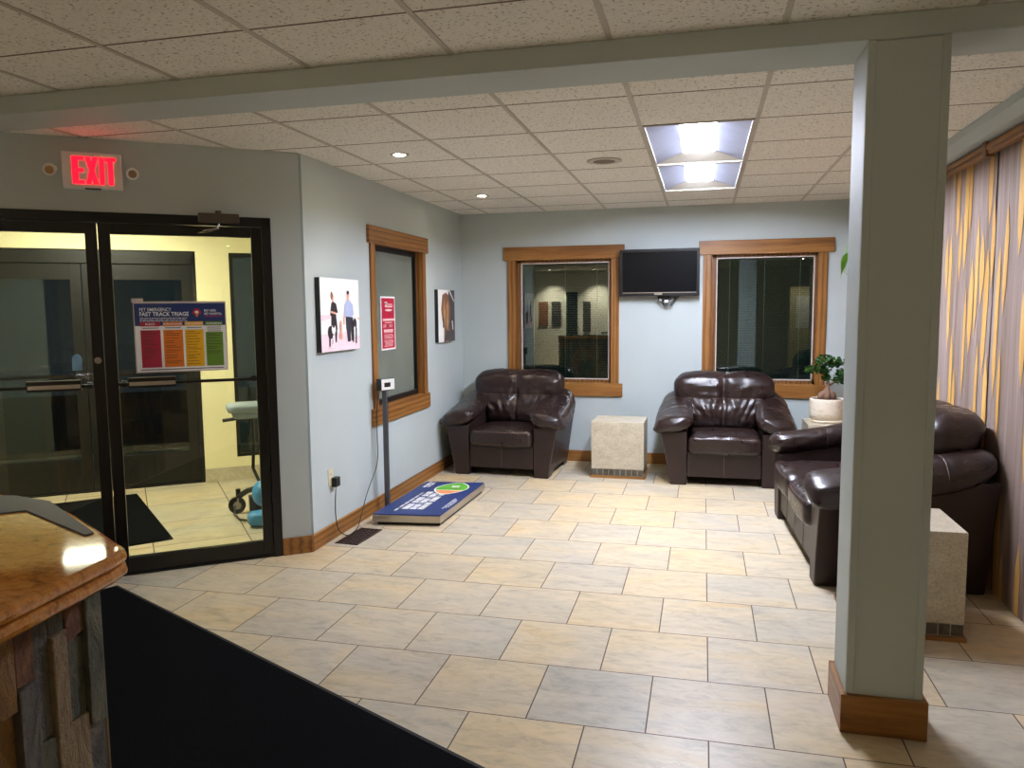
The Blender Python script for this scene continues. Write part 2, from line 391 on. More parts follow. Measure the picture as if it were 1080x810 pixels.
st(b.build('wall_left', 'paint'), 'pale blue grey side wall with the two canvas pictures', 'wall')
# entry wall (local frame: x=-s, y=outward)
OS0, OS1, OH = .183, 2.10, 2.15
b = MB(); b.box((-OS0, 0, 0), (.0, .14, HC), mat=DW); b.box((-OS1, 0, OH), (-OS0, .14, HC), mat=DW); b.box((-3.06, 0, 0), (-OS1, .14, HC), mat=DW)
st(b.build('wall_entry', 'paint'), 'grey wall around the black glass entrance doors', 'wall')
# right wall
b = MB(); b.box((XR+.06, 2.9, 0), (XR+.2, YW, HC)); b.box((XR+.06, 2.76, 0), (SX+.2, 2.9, HC))
st(b.build('wall_right', 'paint'), 'right side wall behind the wood strip panels', 'wall')
b = MB(); b.box((WX-.14, SY, 0), (WX, 2.62, HC)); st(b.build('wall_west', 'paint'), 'side wall of the reception area', 'wall')
b = MB(); b.box((SX, SY, 0), (SX+.14, 2.8, HC)); st(b.build('wall_east', 'paint'), 'east wall of the reception area', 'wall')
b = MB(); b.box((WX-.14, SY-.14, 0), (SX+.14, SY, HC)); st(b.build('wall_front', 'backwall'), 'white wall of the reception area', 'wall')
# beam, soffit and column
b = MB(); b.box((-3.42, 2.925, 2.478), (SX, 3.20, HC)); st(b.build('trim_1', 'paint', bevel=.004), 'grey boxed beam crossing under the ceiling', 'beam')
b = MB(); b.prism([(1.40, HC), (1.40, 2.515), (1.455, 2.476), (XR+.07, 2.476), (XR+.07, HC)], lambda x, z: (x, 3.2, z), lambda x, z: (x, YW, z))
st(b.build('trim_2', 'paint'), 'grey soffit along the top of the right wall', 'soffit')
r = sroot('column', 'square grey painted column with an oak base', 'column'); r.location = (.66, 3.05, 0)
b = MB(); b.box((.532, 2.935, 0), (.792, 3.185, 2.478)); b.build('post', 'paint', r, bevel=.006, off=r.location)
b = MB(); b.box((.532, 2.929, .15), (.560, 2.936, 2.478)); b.box((.764, 2.929, .15), (.792, 2.936, 2.478)); b.build('corner_bead', 'paint', r, bevel=.003, off=r.location)
b = MB(); b.box((.514, 2.916, 0), (.810, 2.935, .148)); b.box((.514, 3.185, 0), (.810, 3.203, .148)); a = b.build('oak_base', 'oakX', r, bevel=.003, off=r.location)
b = MB(); b.box((.514, 2.935, 0), (.532, 3.185, .148)); b.box((.792, 2.935, 0), (.810, 3.185, .148)); b.build('oak_base', 'oakY', r, bevel=.003, off=r.location)
# baseboards
b = MB(); b.box((XW, YW-.018, 0), (XR, YW, .112)); st(b.build('baseboard_back', 'oakX', bevel=.004), 'oak baseboard under the back wall', 'baseboard')
b = MB(); b.box((XW, 4.44, 0), (XW+.018, YW-.018, .112)); st(b.build('baseboard_left', 'oakY', bevel=.004), 'oak baseboard under the side wall', 'baseboard')
b = MB(); b.box((-OS0, -.018, 0), (.0, 0, .112), mat=DW); b.zprism([(0, 0), (0, -.018), (.012, -.014)], 0, .112, mat=DW)
st(b.build('baseboard_entry', 'oakX', bevel=.002), 'short oak baseboard beside the entrance doors', 'baseboard')

# ------------------------------------------------------------------ windows
def window(name, label, w, fr, poster=None, frosted=False, ax='X'):
    # fr(u, depth, z): u along wall, depth into the room is negative
    r = sroot(name, label, 'window'); u0, u1, z0, z1 = w
    def bx(mb, ua, ub, da, db, za, zb, m=0):
        P = [fr(ua, da, za), fr(ub, da, za), fr(ub, db, za), fr(ua, db, za), fr(ua, da, zb), fr(ub, da, zb), fr(ub, db, zb), fr(ua, db, zb)]
        mb.hexa(P, m)
    b = MB(); bx(b, u0-.115, u1+.125, -.026, 0, z1-.015, z1+.12); b.build('head_casing', 'oak'+ax, r, bevel=.003)
    b = MB(); bx(b, u0-.11, u1+.11, -.026, 0, z0-.12, z0+.012); b.build('sill_apron', 'oak'+ax, r, bevel=.003)
    for a, c in ((u0-.075, u0+.008), (u1-.008, u1+.072)):
        b = MB(); bx(b, a, c, -.018, 0, z0+.012, z1-.015); b.build('side_casing', 'oakZ', r, bevel=.003)
    b = MB(); D = .10
    bx(b, u0, u0+.014, 0, D, z0, z1); bx(b, u1-.014, u1, 0, D, z0, z1); bx(b, u0, u1, 0, D, z0, z0+.014); bx(b, u0, u1, 0, D, z1-.014, z1)
    b.build('jamb', 'oakZ', r)
    b = MB(); s_ = .04
    for (ua, ub, za, zb) in ((u0+.014, u0+.014+s_, z0+.014, z1-.014), (u1-.014-s_*.5, u1-.014, z0+.014, z1-.014), (u0+.014, u1-.014, z0+.014, z0+.014+s_*.8), (u0+.014, u1-.014, z1-.014-s_*.7, z1-.014)):
        bx(b, ua, ub, .05, D, za, zb)
    b.build('stop', 'black' if frosted else 'oakdZ', r)
    a0, a1, c0, c1 = u0+.014+s_, u1-.014-s_*.5, z0+.014+s_*.8, z1-.014-s_*.7
    b = MB(); k = .009
    for (ua, ub, za, zb) in ((a0, a0+k, c0, c1), (a1-k, a1, c0, c1), (a0, a1, c0, c0+k), (a0, a1, c1-k, c1)): bx(b, ua, ub, .046, .09, za, zb)
    b.build('sash', 'dark_metal' if frosted else 'sash', r)
    b = MB(); bx(b, a0, a1, .075, .079, c0, c1); b.build('pane', 'frost' if frosted else 'wglass', r)
    if not frosted:
        b = MB(); z = c0+.03
        while z < c1-.02:
            P = [fr(a0+k, .094, z), fr(a1-k, .094, z), fr(a1-k, .106, z+.0022), fr(a0+k, .106, z+.0022)]
            P += [tuple(Vector(p)+Vector((0, 0, .0006))) for p in P]
            b.hexa(P); z += .0165
        bx(b, a0+k, a1-k, .09, .11, c1-.03, c1-k)
        b.build('blind_slats', 'blind', r)
        b = MB()
        for f_ in (.14, .5, .86): uu = a0+(a1-a0)*f_; bx(b, uu-.0025, uu+.0025, .086, .088, c0+.01, c1-.01)
        b.build('ladder_cord', 'cordw', r)
        b = MB(); bx(b, a0-.02, a1+.02, .150, .155, c0-.02, c1+.02); b.build('outer_pane', 'wglass', r)
    return r
window('window_1', 'oak cased window on the back wall, left of the television', W1, lambda u, d, z: (u, YW+d, z))
window('window_2', 'oak cased window on the back wall, right of the television', W2, lambda u, d, z: (u, YW+d, z))
window('window_3', 'narrow oak cased frosted window on the side wall', W3, lambda u, d, z: (XW-d, u, z), frosted=True, ax='Y')

# ------------------------------------------------------------------ entrance doors
def lb(mb, s0, s1, t0, t1, z0, z1, m=0): return mb.box((-s0, t0, z0), (-s1, t1, z1), m, mat=DW)
b = MB(); lb(b, OS0, OS0+.055, -.012, .12, 0, OH); lb(b, OS1-.055, OS1, -.012, .12, 0, OH); lb(b, OS0, OS1, -.012, .12, OH-.055, OH); lb(b, OS0, OS1, -.005, .12, 0, .012)
st(b.build('trim_3', 'black_metal', bevel=.003), 'black aluminium frame around the entrance doors', 'door frame')
def leaf(name, label, s0, s1, bar, lock=False, closer=False):
    r = sroot(name, label, 'door')
    g0, g1 = s0+.06, s1-.062
    b = MB()
    lb(b, s0, g0, .01, .055, .014, OH-.06); lb(b, g1, s1, .01, .055, .014, OH-.06); lb(b, g0, g1, .01, .055, .014, .105); lb(b, g0, g1, .01, .055, 2.03, OH-.06)
    b.build('door_frame', 'black_metal', r, bevel=.002)
    b = MB(); lb(b, g0-.005, g1+.005, .030, .036, .1, 2.035); b.build('glass_pane', 'glass', r)
    b = MB(); b.box((-g1+.002, -.028, 1.148), (-g0-.002, -.012, 1.166), mat=DW)
    for sg in (g0+.02, g1-.03): lb(b, sg-.015, sg+.015, -.012, .012, 1.14, 1.175)
    pb = b.build('push_bar', 'black_metal', r, bevel=.002)
    b = MB(); lb(b, bar[0], bar[1], -.052, -.012, 1.135, 1.195, 0); lb(b, bar[0]+.004, bar[1]-.004, -.055, -.052, 1.148, 1.170, 1); lb(b, bar[0], bar[1], -.055, -.05, 1.193, 1.197, 1)
    b.build('touch_pad', ['black_metal', 'steel'], pb)
    if lock:
        b = MB(); c = DW @ Vector((-(s0+.03), .01, 1.301)); d = DW @ Vector((-(s0+.03), -.016, 1.301)); b.tube([c, d], .019, 20)
        d2 = DW @ Vector((-(s0+.03), -.020, 1.301)); b.tube([d, d2], .010, 12); b.build('lock_cylinder', 'chrome', r, smooth=False)
    if closer:
        b = MB(); lb(b, .37, .60, -.075, -.012, 2.105, 2.16); b.tube([DW @ Vector((-.485, -.045, 2.16)), DW @ Vector((-.485, -.045, 2.178))], .018, 14)
        c_ = b.build('door_closer', 'closer', r, bevel=.004)
        b = MB(); b.tube([DW @ Vector((-.485, -.045, 2.105)), DW @ Vector((-.49, -.05, 2.075)), DW @ Vector((-.57, -.03, 2.055)), DW @ Vector((-.60, .01, 2.05))], .009, 8); b.build('closer_arm', 'chrome', c_)
    return r
leaf('door_1', 'right black framed glass entrance door with the triage poster', .24, 1.137, (.764, 1.02), closer=True)
leaf('door_2', 'left black framed glass entrance door with the blue sticker', 1.143, 2.04, (1.262, 1.53), lock=True)

# vestibule
VT, VW = 2.50, 2.46
VFL = DW
VP = [(-2.95, .14), (-.11, .14), (.2, .56), (.3, .72), (.9, 1.60), (.9, 4.6), (-2.95, 4.6)]
b = MB(); b.zprism(VP, -.1, 0, mat=DW); o = b.build('floor_vestibule', 'vfloor'); st(o, 'tiled floor of the entrance vestibule', 'floor')
b = MB(); b.zprism([(-2.95, .14), (-.11, .14), (.2, .56), (.3, .72), (.3, VT), (-2.95, VT)], 2.5, 2.55, mat=DW); st(b.build('ceiling_vestibule', 'cream'), 'cream ceiling of the entrance vestibule', 'ceiling')
b = MB(); lb(b, -.9, -.5, VT, VT+.14, 0, 2.5); lb(b, -.5, .285, VT, VT+.14, 2.11, 2.5); lb(b, -.5, .285, VT, VT+.14, 0, .215); lb(b, .285, .568, VT, VT+.14, 0, 2.5); lb(b, .568, 2.95, VT, VT+.14, 2.118, 2.5)
st(b.build('wall_vestibule_outer', 'cream'), 'cream outer wall of the vestibule', 'wall')
b = MB(); lb(b, -.3, -.2, .74, VT, 0, 2.5); st(b.build('wall_vestibule_right', 'cream'), 'cream right wall of the vestibule', 'wall')
b = MB(); lb(b, 2.86, 2.95, .14, VT, 0, 2.5); st(b.build('wall_vestibule_left', 'cream'), 'cream left wall of the vestibule', 'wall')
b = MB(); lb(b, -.2, .566, VT-.015, VT, 0, .13); st(b.build('baseboard_vestibule', 'trav', bevel=.002), 'grey tile base in the vestibule', 'baseboard')
b = MB(); ft = (VT+.02, VT+.12)
lb(b, .57, .605, *ft, 0, 2.115); lb(b, 2.40, 2.44, *ft, 0, 2.115); lb(b, .57, 2.86, *ft, 2.0, 2.115); lb(b, 2.44, 2.86, *ft, 0, 2.0); lb(b, .605, 2.4, *ft, 0, .012)
st(b.build('trim_4', 'dark_metal', bevel=.002), 'dark metal frame around the outer doors', 'door frame')
def oleaf(name, label, s0, s1):
    r = sroot(name, label, 'door'); b = MB(); t0, t1 = VT+.04, VT+.085; g0, g1 = s0+.085, s1-.085
    lb(b, s0, g0, t0, t1, .014, 1.998); lb(b, g1, s1, t0, t1, .014, 1.998); lb(b, g0, g1, t0, t1, .014, .30); lb(b, g0, g1, t0, t1, 1.86, 1.998)
    b.build('door_frame', 'dark_metal', r, bevel=.002)
    b = MB(); lb(b, g0-.004, g1+.004, t0+.02, t0+.026, .295, 1.865); b.build('glass_pane', 'dglass', r)
    b = MB(); lb(b, g0, g1, VT, VT+.02, 1.02, 1.04); lb(b, g0+.02, g0+.05, VT+.02, VT+.045, 1.01, 1.05); b.build('push_bar', 'black_metal', r); return r
oleaf('door_3', 'outer glass door seen through the triage poster door', .608, 1.478)
oleaf('door_4', 'outer glass door seen through the left entrance door', 1.485, 2.397)
r = sroot('window_4', 'dark vestibule window beside the outer doors', 'window')
b = MB(); lb(b, -.5, -.46, VT+.02, VT+.1, .215, 2.11); lb(b, .25, .285, VT+.02, VT+.1, .215, 2.11); lb(b, -.46, .25, VT+.02, VT+.1, .215, .25); lb(b, -.46, .25, VT+.02, VT+.1, 2.07, 2.11); b.build('window_frame', 'dark_metal', r)
b = MB(); lb(b, -.46, .25, VT+.05, VT+.056, .25, 2.07); b.build('pane', 'dglass', r)
# night ground outside
b = MB(); b.box((-9, 4.6, -.12), (6, 12, -.02), mat=DW); st(b.build('ground', 'night'), 'dark pavement outside the entrance', 'ground')

def sv(s, t_, z=0): return tuple(DW @ Vector((-s, t_, z)))
# vestibule mat
r = thing('vestibule_ceiling_light', 'flat bright ceiling panel light of the vestibule', 'ceiling light', (0, 0, 0)); r.location = sv(1.35, 1.31, 2.5)
b = MB(); lb(b, 1.05, 1.66, .70, 1.92, 2.492, 2.5); b.build('frame', 'grid', r, off=r.location)
b = MB(); lb(b, 1.07, 1.64, .72, 1.90, 2.489, 2.492); b.build('lens', 'vlens', r, off=r.location)
loc = sv(1.43, 1.4); b = MB(); q = [sv(1.136, 2.27), sv(.839, .688), sv(1.80, .52), sv(2.09, 2.12)]
b.zprism([(p[0], p[1]) for p in q], 0, .008); o = b.build('door_mat', 'carpet', off=loc); o.location = loc
tag(o, 'black mat on the vestibule floor, seen through the glass doors', 'mat')
# black carpet runner in the room
ax = Vector((.903, -.43, 0)); ay = Vector((-.43, -.903, 0)); c0 = Vector((-3.27, 3.618, 0))
r = thing('carpet_runner', 'large black carpet mat in front of the reception desk', 'mat', tuple(c0+ax*2.1+ay*.9))
def cm(u, w): p = c0+ax*u+ay*w; return (p.x, p.y)
b = MB(); b.zprism([cm(.02, .02), cm(4.18, .02), cm(4.18, 1.12), cm(.02, 1.12)], 0, .010); b.build('carpet_pile', 'carpet', r, off=r.location)
b = MB(); 
for p in ([cm(0, 0), cm(4.2, 0), cm(4.18, .02), cm(.02, .02)], [cm(0, 0), cm(.02, .02), cm(.02, 1.12), cm(0, 1.14)], [cm(4.2, 0), cm(4.2, 1.14), cm(4.18, 1.12), cm(4.18, .02)], [cm(0, 1.14), cm(.02, 1.12), cm(4.18, 1.12), cm(4.2, 1.14)]): b.zprism(p, 0, .005)
b.build('rubber_border', 'rubber', r, off=r.location)

# floor cleaning machine
cx = sv(.27, 1.15); r = thing('floor_scrubber', 'blue floor cleaning machine with a grey tray, behind the glass door', 'cleaning machine', cx)
def vb(mb, *a, **k): return lb(mb, *a, **k)
b = MB(); b.rbox((0, 0, 0), (.19, .14, .035), .03, 6, mat=Matrix.Translation(sv(.235, 1.25, .83)) @ Matrix.Rotation(R(37.5), 4, 'Z')); b.rbox((0, 0, 0), (.15, .11, .03), .02, 6, mat=Matrix.Translation(sv(.235, 1.25, .78)) @ Matrix.Rotation(R(37.5), 4, 'Z')); b.build('tray', 'tray', r, smooth=True, off=cx)
b = MB(); b.tube([sv(.46, 1.2, .742), sv(.36, 1.2, .752), sv(.2, 1.22, .76), sv(.05, 1.25, .76)], .014, 10); b.build('handle', 'black', r, smooth=True, off=cx)
b = MB(); b.tube([sv(.24, 1.25, .75), sv(.235, 1.25, .55), sv(.25, 1.22, .35), sv(.2, 1.1, .22)], .013, 10); b.tube([sv(.05, 1.25, .75), sv(.05, 1.2, .3)], .013, 10)
b.tube([sv(.37, 1.2, .14), sv(.30, 1.15, .19), sv(.15, 1.05, .24)], .022, 8); b.tube([sv(.37, 1.2, .13), sv(.37, 1.2, .20)], .018, 10); lb(b, .2, .3, 1.02, 1.12, .05, .16); b.build('chassis', 'black', r, off=cx)
b = MB(); b.tube([sv(.38, 1.215, .065), sv(.38, 1.25, .065)], .065, 24); ca = b.build('caster_wheel', 'dark_metal', r, off=cx)
b = MB(); b.tube([sv(.38, 1.205, .065), sv(.38, 1.255, .065)], .03, 16); b.tube([sv(.38, 1.20, .065), sv(.37, 1.2, .14)], .008, 6); b.build('wheel_hub', 'steel', ca, off=cx)
b = MB(); b.rbox((0, 0, 0), (.13, .10, .10), .09, 8, mat=Matrix.Translation(sv(.16, .9, .215)) @ Matrix.Rotation(R(37.5), 4, 'Z')); b.rbox((0, 0, 0), (.15, .07, .055), .05, 8, mat=Matrix.Translation(sv(.19, .78, .06)) @ Matrix.Rotation(R(37.5), 4, 'Z')); b.build('body', 'blue', r, smooth=True, off=cx)
b = MB(); b.tube([sv(.40, 1.14, .08), sv(.41, 1.08, .025), sv(.38, .98, .012), sv(.33, .9, .02), sv(.28, .84, .05)], .008, 8); b.build('hose', 'black', r, smooth=True, off=cx)

# ------------------------------------------------------------------ reception desk
loc = (-1.9, 1.1, 0); r = thing('reception_desk', 'reception desk with polished orange granite top and stacked stone sides', 'desk', loc)
top = [(-1.10, .35), (-1.155, 1.0), (-1.185, 1.31), (-1.20, 1.36), (-1.225, 1.385), (-1.26, 1.405), (-1.40, 1.495), (-1.53, 1.575), (-1.65, 1.64), (-1.80, 1.69), (-1.945, 1.73), (-2.2, 1.76), (-2.6, 1.76), (-2.6, .95), (-1.95, .90), (-1.85, .35)]
def inset(poly, d):
    n = len(poly); out = []
    for i in range(n):
        p0, p1, p2 = Vector(poly[i-1]), Vector(poly[i]), Vector(poly[(i+1) % n])
        e1 = (p1-p0).normalized(); e2 = (p2-p1).normalized(); n1 = Vector((-e1.y, e1.x)); n2 = Vector((-e2.y, e2.x)); nn = (n1+n2).normalized()
        out.append(tuple(p1+nn*(d/max(.4, nn.dot(n1)))))
    return out
b = MB()
for z0 in (1.01, 1.04):
    prof = []
    for k in range(7):
        a = -PI/2+PI*k/6; prof.append((.015*(1-math.cos(a)), z0+.015+.015*math.sin(a)))
    rings = [inset(top, d) for d, z in prof]; n = len(top); vs = []; fs = []
    for (d, z), rg in zip(prof, rings): vs += [(x, y, z) for x, y in rg]
    for i in range(len(prof)-1):
        for k in range(n): fs.append((i*n+k, i*n+(k+1) % n, (i+1)*n+(k+1) % n, (i+1)*n+k))
    fs += [tuple(range(n))[::-1], tuple(range((len(prof)-1)*n, len(prof)*n))]
    b.add(vs, fs)
b.build('countertop', 'granite', r, off=loc)
# stone clad base: vertical ledge stones as relief
base = [(-1.20, .35), (-1.235, 1.0), (-1.262, 1.335), (-1.66, 1.56), (-2.6, 1.68), (-2.6, 1.0), (-1.9, .95), (-1.80, .35)]
b = MB(); b.zprism(inset(base, .03), 0, 1.01, 0)
rng = random.Random(4)
for (A, B_) in ((base[0], base[1]), (base[1], base[2]), (base[2], base[3]), (base[3], base[4])):
    A = Vector(A); B_ = Vector(B_); L = (B_-A).length; e = (B_-A)/L; nn = Vector((e.y, -e.x)); u = 0
    while u < L-.001:
        w = min(rng.uniform(.035, .062), L-u)
        if L-u-w < .02: w = L-u
        z = -rng.uniform(0, .15)
        while z < 1.01:
            h = rng.uniform(.14, .34); za, zb = max(0, z), min(1.01, z+h); z += h
            if zb-za < .01: continue
            d = rng.uniform(.0, .016); p = [A+e*(u+.001)-nn*.04, A+e*(u+w-.001)-nn*.04, A+e*(u+w-.001)+nn*d, A+e*(u+.001)+nn*(d+rng.uniform(-.004, .004))]
            sk = rng.uniform(-.006, .006)
            b.hexa([(p[0].x, p[0].y, za+.001), (p[1].x, p[1].y, za+.001), (p[2].x, p[2].y, za+.001+sk), (p[3].x, p[3].y, za+.001-sk), (p[0].x, p[0].y, zb-.001), (p[1].x, p[1].y, zb-.001), (p[2].x, p[2].y, zb-.001+sk), (p[3].x, p[3].y, zb-.001-sk)], rng.choice([0, 1, 2, 2, 3, 3, 4, 4]))
        u += w
b.build('stone_base', ['st0', 'st1', 'st2', 'st3', 'st4'], r, off=loc, bevel=.0025)
cp = [(-1.892, 1.684), (-1.85, 1.693), (-1.70, 1.66), (-1.358, 1.440), (-1.362, 1.419), (-1.683, 1.57), (-1.727, 1.532), (-2.1, 1.45), (-2.35, 1.45), (-2.35, 1.70)]
loc2 = (-1.8, 1.55, 1.07); b = MB(); b.zprism(cp, 1.07, 1.074); o = b.build('counter_mat', 'cmat', off=loc2); o.location = loc2
tag(o, 'thin grey rubber strip lying on the orange granite counter', 'mat')

# ------------------------------------------------------------------ leather seating
def nz(p, s, k=0): return noise.noise(Vector((p[0]*s[0]+k, p[1]*s[1]+k*1.7, p[2]*s[2]-k)))
def sm(a, b_, x): t_ = max(0, min(1, (x-a)/(b_-a))); return t_*t_*(3-2*t_)
def g(x, s): return math.exp(-(x/s)**2)
def bvh_of(o):
    me = o.data; return BVHTree.FromPolygons([v.co for v in me.vertices], [tuple(p.vertices) for p in me.polygons])
def seam(par, tree, path, r=.0022):
    run = []
    for o_, d in path+[(None, None)]:
        hit = tree.ray_cast(Vector(o_), Vector(d).normalized()) if o_ is not None else (None,)
        if hit[0] is None or (run and (hit[0]-run[-1]).length > .09):
            if len(run) > 2: MB().tube(run, r, 5).build('stitching', 'thread', par)
            run = [hit[0]] if hit[0] is not None else []
        else: run.append(hit[0]+hit[1]*(-.0004))
def seat(name, label, cat, loc, rotz, n, group=None):
    # local frame: x across, -y is the front, origin on the floor below the front centre
    r = thing(name, label, cat, loc, rotz, group)
    sw = .63 if n == 1 else .62; hw = sw*n/2; D = .80
    # side panels with feet
    for s in (-1, 1):
        b = MB(); prof = [(0, 0), (.14, 0), (.19, .055), (.60, .055), (.65, 0), (D-.02, 0), (D, .62), (.70, .62), (.30, .53), (0, .475)]
        out = lambda z: hw+.145+.085*min(1, z/.45)
        b.prism(prof, lambda y, z: (s*(hw+.004), y, z), lambda y, z: (s*out(z), y, z))
        pn = b.build('side_panel', 'leather2', r, bevel=.008)
        b = MB(); pth = [(s*(out(z)-.006), -.0005, z) for z in (.02, .15, .3, .45)]; b.tube(pth, .0018, 5)
        b.build('stitching', 'thread', pn)
    b = MB(); b.box((-hw, .015, .075), (hw, .05, .30)); b.box((-hw, .05, .12), (hw, D-.03, .29))
    fp = b.build('front_rail', 'leather2', r, bevel=.006)
    for i in range(2*n-1): MB().tube([(-hw+sw*(i+1)*.5, .014, .078), (-hw+sw*(i+1)*.5, .014, .298)], .002, 5).build('stitching', 'thread', fp)
    b = MB(); b.rbox((0, D-.035, .41), (hw+.06, .06, .32), .04, 8); b.build('back_shell', 'leather2', r, smooth=True)
    for i in range(n):
        cx = -hw+sw*(i+.5)
        def fn(p, cx=cx, i=i):
            x, y, z = p; tx = (x-cx)/(sw/2)
            top = sm(.35, .44, z)
            z += top*(.020*(1-tx**2)*(1-((y-.26)/.34)**2) - .012*abs(tx)**6)
            z += top*(.011*nz((x, y, 0), (8, 15, 1), 3+i)+.003*nz((x, y, 0), (22, 26, 1), 9))*(.4+sm(.25, -.03, y))
            y += (1-top)*.004*nz((x, y, z), (8, 1, 12), 5) if y < .1 else 0
            y -= .015*(1-tx**2)*(1 if y < .05 else 0)
            return x, y, z
        b = MB(); b.rbox((cx, .27, .362), (sw/2-.004, .30, .082), .045, 26, fn)
        o = b.build('seat_cushion', 'leather', r, smooth=True); T = bvh_of(o)
        seam(o, T, [((cx-sw/2+.03+(sw-.06)*k/24, -.5, .425), (0, 1, 0)) for k in range(25)])
    # back cushions
    for i in range(n):
        cx = -hw+sw*(i+.5); W = sw/2+(.145 if n == 1 else .075)
        ls = .70 if n == 1 else .80
        def fn(p, cx=cx, i=i, W=W, ls=ls):
            x, y, z = p; dx = x-cx; tx = dx/W
            lo, hi = (ls, 1.0)
            if n == 2:     # inner edge stays straight between the two cushions
                inner = (dx > 0) if i == 0 else (dx < 0)
                cxs = W-.015
                f_ = (sw/2-.003)/W if inner else lo+(hi+.06-lo)*sm(.50, .80, z)
            else: f_ = lo+(hi-lo)*sm(.50, .80, z)
            x = cx+dx*f_
            front = sm(.05, -.03, y-.60)
            y += (z-.42)*.20-.02
            y -= front*.034*sm(.66, .86, z)*(1-sm(.90, .99, z)*.5)
            y -= front*.045*g(z-.60, .12)*(1-tx**2)
            y += front*(.010*g(z-.722, .022))*(1-.4*abs(tx))
            y += front*.026*g(dx, .022)*(.35+.65*sm(.97, .80, z))
            cr = nz((dx, z, 0), (30, 7, 1), 2+i)*.026*g(z-.62, .14)
            cr += nz((dx, z, 0), (9, 20, 1), 7+i)*.009
            cr += .015*math.sin(abs(dx)*55+z*18)*g(z-.70, .07)*g(dx, .14)
            y += front*cr
            z -= .030*abs(tx)**4*sm(.8, .95, z); z += .010*g(abs(tx)-.45, .3)*sm(.85, .96, z)
            z += .006*nz((dx, y, 0), (40, 20, 1), 4)*sm(.85, .95, z)
            return x, y, z
        b = MB(); b.rbox((cx, .60, .695), (W, .125, .265), .105, 40, fn)
        o = b.build('back_cushion', 'leather', r, smooth=True); T = bvh_of(o)
        seam(o, T, [((cx+.0*k, -.5, .46+.46*k/30), (0, 1, 0)) for k in range(31)])
        seam(o, T, [((cx-W*.8+W*1.6*k/40, -.5, .722), (0, 1, 0)) for k in range(41)])
    # pillow arms
    for s in (-1, 1):
        b = MB(); NS, NR = 54, 40; vs = []; fs = []
        for j in range(NS+1):
            u = j/NS; y = -.055+.86*u
            e_ = max(0.0, 1-abs(2*(u-.5))**(14 if u < .5 else 5))**.42
            dc = .540+.02*u+.16*u**1.6; rx = (.168-.035*sm(.3, 1, u))*e_; rz = (.073+.012*math.sin(u*PI)+.016*sm(.5, 1, u))*e_
            cxx = hw+.124-.0*sm(.4, 1, u)
            pinch = 1-.05*g(u-.40, .012)-.04*g(u-.72, .012)
            for k in range(NR):
                th = 2*PI*k/NR; c, s2 = math.cos(th), math.sin(th)
                px = math.copysign(abs(c)**.80, c); pz = math.copysign(abs(s2)**.80, s2)
                wr = 1+.05*nz((c*1.3, u*9, s2*1.3), (2.2, 1, 2.2), 11+s)+(.07*nz((c, u*3, s2), (3.5, 1, 3.5), 4)*g(u, .15))
                X = cxx+px*rx*pinch*wr+(.012 if pz < 0 and px > 0 else 0)*e_; Z = dc+pz*rz*pinch*wr-(.022*px+.024*max(0, px)**2)*(1-.3*u)*e_
                vs.append((s*X, y, Z))
        for j in range(NS):
            for k in range(NR): fs.append((j*NR+k, j*NR+(k+1) % NR, (j+1)*NR+(k+1) % NR, (j+1)*NR+k))
        b.add(vs, fs); o = b.build('armrest', 'leather', r, smooth=True); T = bvh_of(o)
        for uy in (-.055+.86*.40, -.055+.86*.72):
            cz = .56; pth = []
            for k in range(30):
                th = -.5+(PI+1.0)*k/29; d = Vector((math.cos(th), 0, math.sin(th))); pth.append((Vector((s*(hw+.15), uy, .55+.15*sm(.0, .7, uy)))+d*.5, -d))
            seam(o, T, pth)
    return r
GRP = 'brown leather armchairs by the back wall'
ch = seat('armchair', 'dark brown leather armchair in the corner below the left back window', 'armchair', (-1.835, 6.885, 0), R(-3.0), 1, GRP)
copy_tree(ch, (.195, 6.87, 0), R(0), 'dark brown leather armchair below the right back window, beside the loveseat')
seat('loveseat', 'dark brown leather two seat sofa along the wood strip wall', 'sofa', (.590, 5.255, 0), R(-90+3.0), 2).scale = (1, 1.13, 1.03)

# ------------------------------------------------------------------ tile cube tables
def cube(loc, rotz, label, w=.485, d=.45, h=.525):
    r = thing('tile_cube_table', label, 'side table', loc, rotz, 'stone tile cube tables')
    b = MB(); b.box((-w/2, -d/2, .085), (w/2, d/2, h)); b.build('tile_body', 'trav', r, bevel=.004)
    b = MB(); b.box((-w/2-.012, -d/2-.012, 0), (w/2+.012, d/2+.012, .022)); b.build('oak_plinth', 'oakX', r, bevel=.003)
    b = MB(); b.box((-w/2+.006, -d/2+.006, .022), (w/2-.006, d/2-.006, .085), 0)
    k = 9
    for i in range(k):
        a = -w/2+.004+i*(w-.008)/k; c = a+(w-.008)/k-.006
        b.box((a+.003, -d/2+.001, .027), (c+.003, -d/2+.007, .080), 1); b.box((a+.003, d/2-.007, .027), (c+.003, d/2-.001, .080), 1)
        a2 = -d/2+.004+i*(d-.008)/k; c2 = a2+(d-.008)/k-.006
        b.box((-w/2+.001, a2+.003, .027), (-w/2+.007, c2+.003, .080), 1); b.box((w/2-.007, a2+.003, .027), (w/2-.001, c2+.003, .080), 1)
    b.build('mosaic_band', ['trav', 'mosaic'], r); return r
cube((-.755, 7.245, 0), 0, 'beige stone tile cube table between the two armchairs')
cube((.965, 4.09, 0), 0, 'beige stone tile cube table behind the column, at the near end of the sofa')
cube((1.16, 7.40, 0), 0, 'beige stone tile cube table in the corner under the bonsai')

